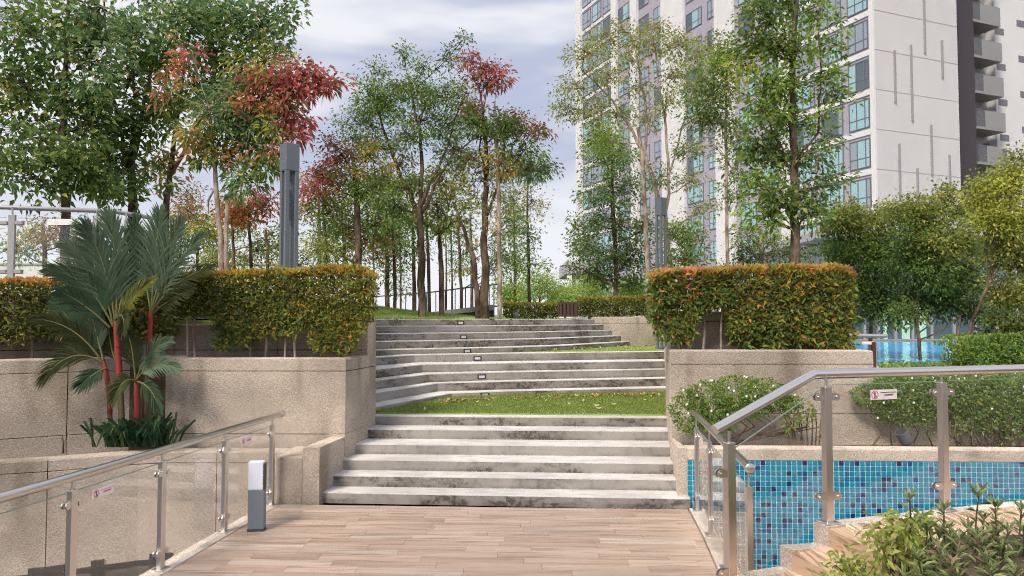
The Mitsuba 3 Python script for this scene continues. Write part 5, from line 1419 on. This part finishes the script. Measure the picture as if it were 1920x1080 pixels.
for i, (b0, c0, t0, dys, ll, lw, cc, tw_) in enumerate(FR):
    frond(pk, b0, c0, t0, dys, ll, lw, cc, nl=42 if ll > 50 else 32, seed=300 + i, twist=tw_)


def tuft(k, base, n, length, w, pal, seed, Yc, name='blades', spreadx=20, lean=1.0):
    r = np.random.default_rng(seed)
    V, Fc, C = [], [], []
    for i in range(n):
        b = at(base[0] + r.normal() * spreadx, base[1], Yc + r.uniform(-.12, .12))
        a = r.random() * 6.28
        d = np.array([math.cos(a) * lean, math.sin(a) * lean * 0.7 - 0.1, 1.0])
        L = length * r.uniform(0.6, 1.15) * Yc / F
        pts = np.array([b, b + unit(d) * L * 0.4, b + unit(d + [0, 0, -0.35]) * L * 0.75, b + unit(d + [0, 0, -0.8]) * L * 0.98])
        s = unit(np.cross(d, [0.2, -0.7, 0.6])) * w * Yc / F / 2
        o = len(V)
        V += [pts[0] - s * .4, pts[0] + s * .4, pts[1] - s, pts[1] + s, pts[2] - s * .8, pts[2] + s * .8, pts[3]]
        Fc += [(o, o + 1, o + 3), (o, o + 3, o + 2), (o + 2, o + 3, o + 5), (o + 2, o + 5, o + 4), (o + 4, o + 5, o + 6)]
        C += [pick(pal, 1, r)[0] * r.normal(1, .15)] * 7
    return foliage(k, name, [(Mesh(np.array(V), np.array(Fc)), np.clip(np.array(C), 0, 1))])


for bx_, by_, n_, L_, sd, lab in ((228, 838, 80, 66, 51, 'dark strap-leaved plant at the foot of the red palm stems, left clump'), (285, 838, 80, 84, 52, 'dark strap-leaved plant at the foot of the red palm stems, right clump')):
    k = thing('strap_plant', lab, 'plant')
    tuft(k, (bx_, by_), n_, L_, 5, 'vdark', sd, 9.05, spreadx=22, lean=0.45)
k = thing('weed', 'thin brown weed growing against the curved wall, left of the palm', 'plant')
part(k, 'stem', tube([at(118, 850, 9.0), at(119, 830, 9.02), at(116, 815, 9.05)], [0.012, 0.01, 0.006], 5), 'bark')
for sx in (-1, 1):
    part(k, 'branch', tube([at(119, 832, 9.02), at(119 + sx * 5, 820, 9.02)], [0.006, 0.003], 4), 'bark')

# ------------------------------------------------------------------ foreground plants, lower right
PAL['vari'] = [(3, (0.165, 0.18, 0.052)), (3, (0.12, 0.145, 0.036)), (2, (0.215, 0.215, 0.09)), (2, (0.07, 0.09, 0.026))]
PAL['spear'] = [(3, (0.085, 0.115, 0.05)), (3, (0.13, 0.16, 0.075)), (2, (0.20, 0.22, 0.12)), (2, (0.055, 0.06, 0.03)), (1, (0.17, 0.12, 0.09))]
r = np.random.default_rng(61)
for i, (cx, cy, w, h, nst, lab) in enumerate([(1606, 1072, 44, 34, 22, 'yellow-variegated plant at the lower edge, left of the two'), (1682, 1018, 44, 52, 34, 'yellow-variegated plant below the first post of the near railing')]):
    Yf = 3.95 + 0.12 * i
    k = thing('variegated_plant', lab, 'plant')
    ps = []
    for s_ in range(nst):
        c = at(cx + r.uniform(-1, 1) * w, cy + r.uniform(-1, 1) * h * 0.8, Yf + r.uniform(-.18, .18))
        q = 13
        P = c + r.normal(size=(q, 3)) * 0.034
        D = norm(P - c + [0, 0, -0.03]) + r.normal(size=(q, 3)) * 0.3 + [0, -0.1, 0.35]
        ps.append(leaf_mesh(P, D, norm(r.normal(size=(q, 3)) * .6 + [0, -.5, .8]), 20 * Yf / F * r.uniform(.6, 1.2, q), 8.5 * Yf / F, pick('vari', q, r) * r.normal(1, .12, (q, 1)), .25, .2))
    foliage(k, 'foliage', ps)
    for s_ in range(7):
        a = at(cx + r.uniform(-.4, .4) * w, 1120, Yf)
        b = at(cx + r.uniform(-.9, .9) * w, cy - h * r.uniform(0, .6), Yf)
        part(k, 'stem', tube([a, (a + b) / 2 + r.normal(size=3) * .01, b], [.006, .005, .003], 5), 'bark')
TP = [(1706, 925, 4.15), (1738, 985, 4.0), (1770, 945, 4.2), (1800, 1000, 3.9), (1835, 918, 4.25), (1866, 940, 4.1), (1890, 985, 3.95), (1915, 945, 4.2), (1720, 1035, 3.75), (1785, 1050, 3.7), (1850, 1040, 3.7), (1905, 1060, 3.6), (1945, 990, 4.0)]
PLl = ['leafy spear-leaved shrub with brown stems in front of the landing, leftmost of three', 'leafy spear-leaved shrub with the tallest sprig, before the second post of the near railing', 'leafy spear-leaved shrub filling the lower right corner']
GRP = [[0, 1, 2, 8], [3, 4, 5, 9], [6, 7, 10, 11, 12]]
for lab, ids in zip(PLl, GRP):
    k = thing('leafy_shrub', lab, 'shrub')
    ps = []
    for i in ids:
        x, y, Yf = TP[i]
        tops = [(x, y)] + [(x + r.uniform(-34, 34), y + r.uniform(30, 90)) for _ in range(5)]
        for (tx, ty) in tops:
            a = at(tx + r.uniform(-26, 26), 1135, Yf + r.uniform(-.1, .1))
            b = at(tx, ty + 12, Yf + r.uniform(-.15, .15))
            mid_ = (a + b) / 2 + r.normal(size=3) * .025
            cur = bez(a, mid_, b, 8)
            part(k, 'stem', tube(cur, np.linspace(.0075, .004, 8), 5), 'bark', smooth=True)
            q = 26
            t = np.r_[r.uniform(.3, 1, q - 8) ** 0.8, np.ones(8)]
            P = np.stack([np.interp(t, np.linspace(0, 1, 8), cur[:, j]) for j in range(3)], 1)
            ang = np.arange(q) * 2.4 + r.random()
            D = np.stack([np.cos(ang), np.sin(ang), 0.75 + 0.85 * (t > .95) + r.normal(0, .25, q)], 1)
            N = norm(-D * [1, 1, 0] + [0, -0.2, 1.1])
            ps.append(leaf_mesh(P, D, N, 36 * Yf / F * r.uniform(.45, 1.15, q), 5.2 * Yf / F, pick('spear', q, r) * r.normal(1, .15, (q, 1)), .22, .2))
    foliage(k, 'foliage', ps)
solo('planting_bed', prism([(2.2, 2.6), (2.35, 4.2), (2.6, 4.55), (4.5, 4.6), (4.5, 2.6)], 0.755, 0.80), 'soil', kind='structure')

# ------------------------------------------------------------------ grass blades and fallen leaves
def grass(key, label, poly, z, n, h, seed):
    r = np.random.default_rng(seed)
    P_ = Polygon(poly)
    x0, y0, x1, y1 = P_.bounds
    x, y = r.uniform(x0, x1, n), r.uniform(y0, y1, n)
    s = contains_xy(P_, x, y)
    x, y = x[s], y[s]
    q = len(x)
    b = np.stack([x, y, np.full(q, z) if np.isscalar(z) else z(x, y)], 1)
    a = r.random(q) * 6.28
    w = np.stack([np.cos(a), np.sin(a), 0 * a], 1) * 0.007
    t = b + np.stack([r.normal(0, .35, q), r.normal(0, .35, q), np.ones(q)], 1) * (h * r.uniform(.5, 1.3, q))[:, None]
    v = np.stack([b - w, b + w, t], 1).reshape(-1, 3)
    C = np.repeat(np.clip(np.array([[0.285, 0.365, 0.11]]) * r.normal(1, .22, (q, 1)) + r.random((q, 1)) ** 6 * np.array([[.14, .08, .03]]), 0, 1), 3, 0)
    labels[key] = {'label': label, 'category': 'grass', 'kind': 'stuff'}
    scene[key] = mikit.ply(Mesh(v, np.arange(3 * q).reshape(-1, 3)), 'leaf', color=C)


l1 = [lawn1_front[0] + [0, 0.26], lawn1_front[1] + [0, 0.26], lawn1_back[3], lawn1_back[2], lawn1_back[1], lawn1_back[0]]
grass('grass', 'short mown grass of the lowest lawn', l1, 0.75, 46000, 0.028, 5)
grass('grass_001', 'grass strip between the middle and upper steps', [l2f[0] + [0, .28], l2f[1] + [0, .28], l2f[2] + [0, .28], l2f[3] + [0, .28], np.array([3.3, 16.5]), np.array([4.2, 19.5]), l2b[3], l2b[2], l2b[1], l2b[0]], 1.402, 20000, 0.016, 6)
grass('grass_002', 'grass of the mounded podium lawn beyond the top step', [(-6.5, 14.2), (-3.4, 15.2), (-1.4, 17.0), (-1.0, 20), (-6.5, 24)], podium_z, 26000, 0.05, 7)
r = np.random.default_rng(91)
DRY = [(0.50, 0.40, 0.14), (0.42, 0.27, 0.12), (0.36, 0.17, 0.08), (0.55, 0.46, 0.22), (0.24, 0.13, 0.07)]


def dry_leaf(p, L, r):
    n = 7
    t = np.linspace(0, 1, n)
    a = r.random() * 6.28
    d = np.array([math.cos(a), math.sin(a), r.uniform(-.1, .3)])
    s = np.array([-math.sin(a), math.cos(a), r.uniform(-.5, .5)])
    c = p + d * L * (t[:, None] - .5) + np.array([0, 0, 1]) * (L * .35 * (2 * t - 1)[:, None] ** 2)
    w = np.sin(np.pi * np.clip(t * .94 + .03, 0, 1)) * L * .24
    v = np.concatenate([c + s * w[:, None] + [0, 0, .2 * L] * (w / L)[:, None], c, c - s * w[:, None] + [0, 0, .2 * L] * (w / L)[:, None]])
    f = []
    for i in range(n - 1):
        f += [(i, i + 1, n + i + 1), (i, n + i + 1, n + i), (n + i, n + i + 1, 2 * n + i + 1), (n + i, 2 * n + i + 1, 2 * n + i)]
    return Mesh(v, f), np.repeat(np.array(DRY[r.integers(len(DRY))])[None] * r.uniform(.8, 1.2), 3 * n, 0)


# litter along the foot of the steps: too many and too tangled to count
lit = []
for i in range(260):
    px = r.choice([r.uniform(820, 930), r.uniform(960, 1238), r.uniform(1040, 1238)])
    base = np.interp(px, [760, 847, 960, 1240], [755, 748, 743, 735.5])
    lit.append(dry_leaf(on(px, base + abs(r.normal()) * 3.2 + 1.0, 0.775), r.uniform(.035, .085), r))
for i in range(70):
    px = r.uniform(1030, 1215)
    lit.append(dry_leaf(on(px, np.interp(px, [1030, 1180, 1215], [655, 648, 648]) + abs(r.normal()) * 1.6, 1.45), r.uniform(.04, .09), r))
labels['leaf_litter'] = {'label': 'dry yellow and brown fallen leaves heaped along the foot of the steps', 'category': 'leaves', 'kind': 'stuff'}
foliage('', 'leaf_litter', lit, 'petal')
for px, py, L, lab in ((798, 768.5, .11, 'long yellow fallen leaf at the left corner of the lowest lawn'), (1118, 761, .11, 'pale fallen leaf in the grass near the kerb, left of a larger pair'), (1123, 766, .12, 'pale fallen leaf closest to the kerb on the lowest lawn'),
                       (1151, 758, .11, 'yellow fallen leaf on the right half of the lowest lawn'), (1095, 752, .09, 'small pale fallen leaf in the middle of the grass'), (1068, 757, .08, 'tiny yellow fallen leaf left of the grass centre'), (1040, 759, .08, 'tiny fallen leaf farther left on the open grass'), (1183, 757, .08, 'small brownish fallen leaf near the right wall on the grass'), (1130, 749, .08, 'small yellow fallen leaf behind the larger ones on the grass'), (1210, 750, .09, 'brown fallen leaf at the right end of the grass')):
    m, c = dry_leaf(on(px, py, 0.775), L, r)
    k = thing('fallen_leaf', lab, 'leaf', 'single leaves fallen on the lowest lawn')
    scene[k] = mikit.ply(m, 'petal', color=c * 0 + np.array([0.52, 0.47, 0.22]))
# ------------------------------------------------------------------ the apartment tower
C0 = np.array([26.54, 54.0])
LEAN = 0.989
DL, DR = np.array([-0.377, 0.926]), np.array([0.926, 0.377])
NL, NR = -DR, -DL
FL, Z0F = 2.95, 24.72


def s_at(x):
    u = (x - 960) / F / LEAN
    return (C0[0] - C0[1] * u) / (0.377 + 0.926 * u)


def tface(a, b, z0, z1, o0, o1, side, c=0.0):
    """a block on a facade: a..b along it, z0..z1, o0..o1 outwards"""
    d, n = (DL, NL) if side == 'L' else (DR, NR)
    m = cbox((b - a, o1 - o0, z1 - z0), c)
    M = np.eye(4)
    M[:2, 0], M[:2, 1] = d, n
    if np.linalg.det(M[:3, :3]) < 0:
        m.apply_scale((1, 1, 1))
    p = C0 + d * (a + b) / 2 + n * (o0 + o1) / 2
    M[:3, 3] = (p[0], p[1], (z0 + z1) / 2)
    m.apply_transform(M)
    m.fix_normals()
    return m


tw_ = thing('apartment_tower', 'tall white and lilac-grey apartment tower with teal windows behind the right hand trees', 'building')
ZT = 49.0
part(tw_, 'wall', tface(0.34, 47.2, -1.2, ZT, -9.0, 0.0, 'L'), 'render_lilac', label='lilac-grey facade wall')
part(tw_, 'gable_wall', tface(0.06, 8.75, -1.2, ZT, -8.0, 0.03, 'R'), 'render_grey', label='blank pale gable wall')
piers = [(0.0, 0.36, 0.10), (8.6, 9.5, 0.3), (15.6, 18.2, 0.3), (23.3, 27.3, 0.3), (32.2, 33.5, 0.35), (36.8, 37.9, 0.35), (45.9, 47.3, 0.35)]
for a, b, o in piers:
    part(tw_, 'pier', tface(a, b, -1.2, ZT, -0.3, o, 'L', 0.02), 'render_white')
cols_ = [(0.45, 2.35, 3), (2.95, 5.1, 3), (5.75, 7.9, 3), (10.0, 12.0, 2), (12.8, 14.9, 2), (18.4, 19.5, 2), (20.4, 23.0, 3), (27.5, 29.0, 2), (30.0, 32.0, 2), (33.7, 36.6, 3), (38.2, 40.3, 2), (40.8, 43.0, 2), (43.5, 45.7, 2)]
bays = [(0.34, 8.48), (37.92, 45.88)]
rt = random.Random(4)
for kf in range(-7, 8):
    zb = Z0F + FL * kf
    if zb < 0.6:
        continue
    for a, b in bays:
        smid = (a + b) / 2
        ztop = 2.1 + 640 * (54 + .926 * smid) / F
        if zb < ztop + 1:
            part(tw_, 'floor_band', tface(a, b, zb - 0.22, zb + 0.20, -0.2, 0.085, 'L', 0.01), 'render_white')
    for ci, (a, b, np_) in enumerate(cols_):
        ztop = 2.1 + 620 * (54 + .926 * a) / F
        if zb > ztop or zb + FL < 3.5:
            continue
        za, zc = zb + 0.36, zb + 2.52
        if 18 < a < 36:
            za, zc = zb + 0.75, zb + 2.55
        f = 0.07
        w_ = b - a
        fr = [tface(a, b, za, za + f, -0.05, 0.075, 'L'), tface(a, b, zc - f, zc, -0.05, 0.075, 'L'), tface(a, a + f, za + f, zc - f, -0.05, 0.075, 'L'), tface(b - f, b, za + f, zc - f, -0.05, 0.075, 'L')]
        cuts_ = [0.22, 0.62] if np_ == 3 else [0.42]
        for c_ in cuts_:
            fr.append(tface(a + w_ * c_ - f / 2, a + w_ * c_ + f / 2, za + f, zc - f, -0.05, 0.07, 'L'))
        zm = za + (zc - za) * 0.34
        fr.append(tface(a + f, b - f, zm - 0.03, zm + 0.03, -0.05, 0.065, 'L'))
        wk = part(tw_, 'window', cat(fr), 'window_frame')
        kind_ = rt.choice(('pane_teal', 'pane_sky', 'pane_sky', 'pane_sky', 'pane_dark')) if kf > -4 else rt.choice(('pane_teal', 'pane_teal', 'pane_sky'))
        edges = [0] + cuts_ + [1]
        for j in range(len(edges) - 1):
            xa, xb = a + w_ * edges[j] + f * .5, a + w_ * edges[j + 1] - f * .5
            if w_ * (edges[j + 1] - edges[j]) * 1400 / (54 + .926 * a) < 7 and j:
                continue
            mat_ = kind_ if rt.random() < .75 else rt.choice(('pane_sky', 'pane_teal'))
            if j == 0 and w_ * (edges[1]) * 1400 / (54 + .926 * a) < 7:
                xb = b - f * .5
            part(wk, 'pane', tface(xa, xb, za + f * .5, zc - f * .5, -0.04, 0.035, 'L'), mat_)


def t_at(x, back=0.0):
    """the place along the gable direction, that far behind its plane, under a picture column"""
    u = (x - 960) / F / LEAN
    ox, oy = C0 + DL * back
    return (oy * u - ox) / (DR[0] - DR[1] * u)


def tpt(t, z, back):
    p = C0 + DR * t + DL * back
    return np.array([p[0], p[1], z])


def z_at(x, y, back=0.0):
    t = t_at(x, back)
    p = C0 + DR * t + DL * back
    return H + ray(x, y)[2] / ray(x, y)[1] * p[1]


# joints and grey upright bars of the gable
for kf in range(-6, 2):
    zb = Z0F + FL * kf + 0.1
    part(tw_, 'joint_line', tface(0.05, 8.74, zb - 0.02, zb + 0.02, 0.0, 0.05, 'R'), 'render_mid')
for x, y0, y1 in ((1735, -40, 101), (1677.5, 95, 193), (1708.5, 85, 228), (1767, 76, 147), (1743, 235, 330), (1682.5, 270, 372), (1715.5, 316, 372), (1776, 291, 372)):
    t = t_at(x)
    part(tw_, 'wall_bar', tface(t - 0.07, t + 0.07, z_at(x, y1), z_at(x, y0), 0.0, 0.15, 'R', 0.01), 'render_bar')
plain('render_bar', (0.30, 0.305, 0.32), 0.7, spec=0.2)

# the wing to its right, with balconies
wg = thing('apartment_wing', 'white apartment wing with a dark wall and stacked grey balconies at the upper right', 'building')
BK = 3.2


def wface(x0, x1, z0, z1, b0, b1, c=0.0, at_back=None):
    """a block between two picture columns taken at the depth of its front, b0 (front) to b1 (back) behind the gable plane"""
    q = b0 if at_back is None else at_back
    return tface(t_at(x0, q), t_at(x1, q), z0, z1, -b1, -b0, 'R', c)


part(wg, 'dark_wall', wface(1786, 1829, -1.2, ZT, 2.2, 9.0), 'render_dark', label='dark plum-grey wall strip')
part(wg, 'recess_wall', wface(1826, 1872, -1.2, ZT, BK + 0.8, 10.0), 'render_mid')
part(wg, 'white_wall', wface(1868, 2080, -1.2, ZT, BK, 10.0), 'render_white')
for j in range(-2, 9):
    yb = 21 + 66.3 * j
    xsh = 1.6 * j
    zlo, zhi = z_at(1850, yb + 21, BK - 1.0), z_at(1850, yb - 13, BK - 1.0)
    if zlo < 1.5:
        continue
    bk = part(wg, 'balcony', cat([wface(1827 + xsh, 1880 + xsh, zlo - 0.10, zlo + 0.12, BK - 1.0, BK + 0.8, 0.01), wface(1842 + xsh, 1880 + xsh, zlo + 0.12, zhi, BK - 1.0, BK - 0.88, 0.01)]), 'render_balcony')
    ms = []
    for i in range(9):
        xx = 1827.5 + xsh + i * 1.75
        ms.append(wface(xx, xx + 0.7, zlo + 0.12, zhi, BK - 1.0, BK - 0.95, at_back=BK - 1.0))
    ms.append(wface(1827 + xsh, 1842 + xsh, zhi - 0.06, zhi, BK - 1.0, BK - 0.93))
    part(bk, 'railing', cat(ms), 'window_frame')
    wk = part(wg, 'balcony_door', wface(1837 + xsh, 1862 + xsh, zlo + 0.14, zlo + 2.30, BK + 0.74, BK + 0.81), 'window_frame')
    part(wk, 'pane', wface(1839 + xsh, 1860 + xsh, zlo + 0.2, zlo + 2.2, BK + 0.70, BK + 0.735), 'pane_dark')
    for xx, dyy in ((1869.5, 32), (1911, 18), (1950, 4)):
        za_, zb_ = z_at(xx + 8, yb + dyy + 12, BK), z_at(xx + 8, yb + dyy, BK)
        sl = part(wg, 'slot_window', wface(xx + xsh, xx + 16.5 + xsh, za_, zb_, BK - 0.03, BK + 0.05), 'window_frame')
plain('render_balcony', (0.30, 0.30, 0.31), 0.7, spec=0.2)

# ground-floor parts of the tower and neighbours
pd = thing('podium_block', 'low pale grey block with a dark opening at the left foot of the tower', 'building')
a, b = at(1060, 520, 92), at(1200, 520, 92)
part(pd, 'wall', box(a[0] + 1.3, b[0], 92, 104, -1.2, at(1060, 514, 92)[2]), 'render_mid')
part(pd, 'roof_slab', box(a[0], b[0], 91.5, 104.4, at(1060, 514, 92)[2], at(1060, 490, 92)[2], 0.05), 'render_mid')
part(pd, 'column', box(a[0] + 0.2, a[0] + 0.8, 91.7, 92.2, -1.2, at(1060, 514, 92)[2] - 0.01), 'render_white')
pb = thing('pool_house', 'glass-fronted pool house under the trees behind the blue pool', 'building')
Yp_ = 31.0
xa, xb_ = at(1560, 600, Yp_)[0], at(1960, 600, Yp_)[0]
part(pb, 'wall', box(xa, xb_, Yp_ + 0.12, Yp_ + 8, 1.0, 5.4), 'pane_dark', label='dark glazed front')
part(pb, 'roof', box(xa - 0.6, xb_ + 0.6, Yp_ - 0.8, Yp_ + 8.6, 5.4, 5.8, 0.03), 'render_mid')
part(pb, 'plinth', box(xa - 0.2, xb_ + 0.2, Yp_ - 0.3, Yp_ + 0.1, 1.0, 1.26, 0.02), 'grey_concrete')
for px in (1622, 1648, 1680, 1712, 1748, 1790, 1830, 1870, 1910):
    q = at(px, 600, Yp_)
    part(pb, 'mullion', box(q[0] - 0.05, q[0] + 0.05, Yp_ + 0.02, Yp_ + 0.12, 1.26, 5.4), 'pale_metal')
for z_ in (3.0, 4.2):
    part(pb, 'transom', box(xa, xb_, Yp_ + 0.04, Yp_ + 0.115, z_ - 0.03, z_ + 0.03), 'pale_metal')
for p0, p1 in ((1718, 1741), (1655, 1668), (1690, 1710)):
    q0_, q1_ = at(p0, 600, Yp_)[0], at(p1, 600, Yp_)[0]
    part(pb, 'curtain_panel', box(q0_ + 0.06, q1_ - 0.06, Yp_ + 0.07, Yp_ + 0.118, 1.27, 2.95), 'pane_mint')
# pale far building that glows through the glass at the left, beyond the grove
fb = thing('far_wall', 'pale grey-white wall far behind the grove, seen through the left glass panels', 'wall')
a, b = at(-400, 500, 30), at(560, 500, 30)
part(fb, 'wall', box(a[0], b[0], 30, 30.4, 1.0, at(100, 497, 30)[2], 0.02), 'render_grey')
part(fb, 'coping', box(a[0], b[0], 29.94, 30.46, at(100, 497, 30)[2], at(100, 493, 30)[2], 0.02), 'render_mid')
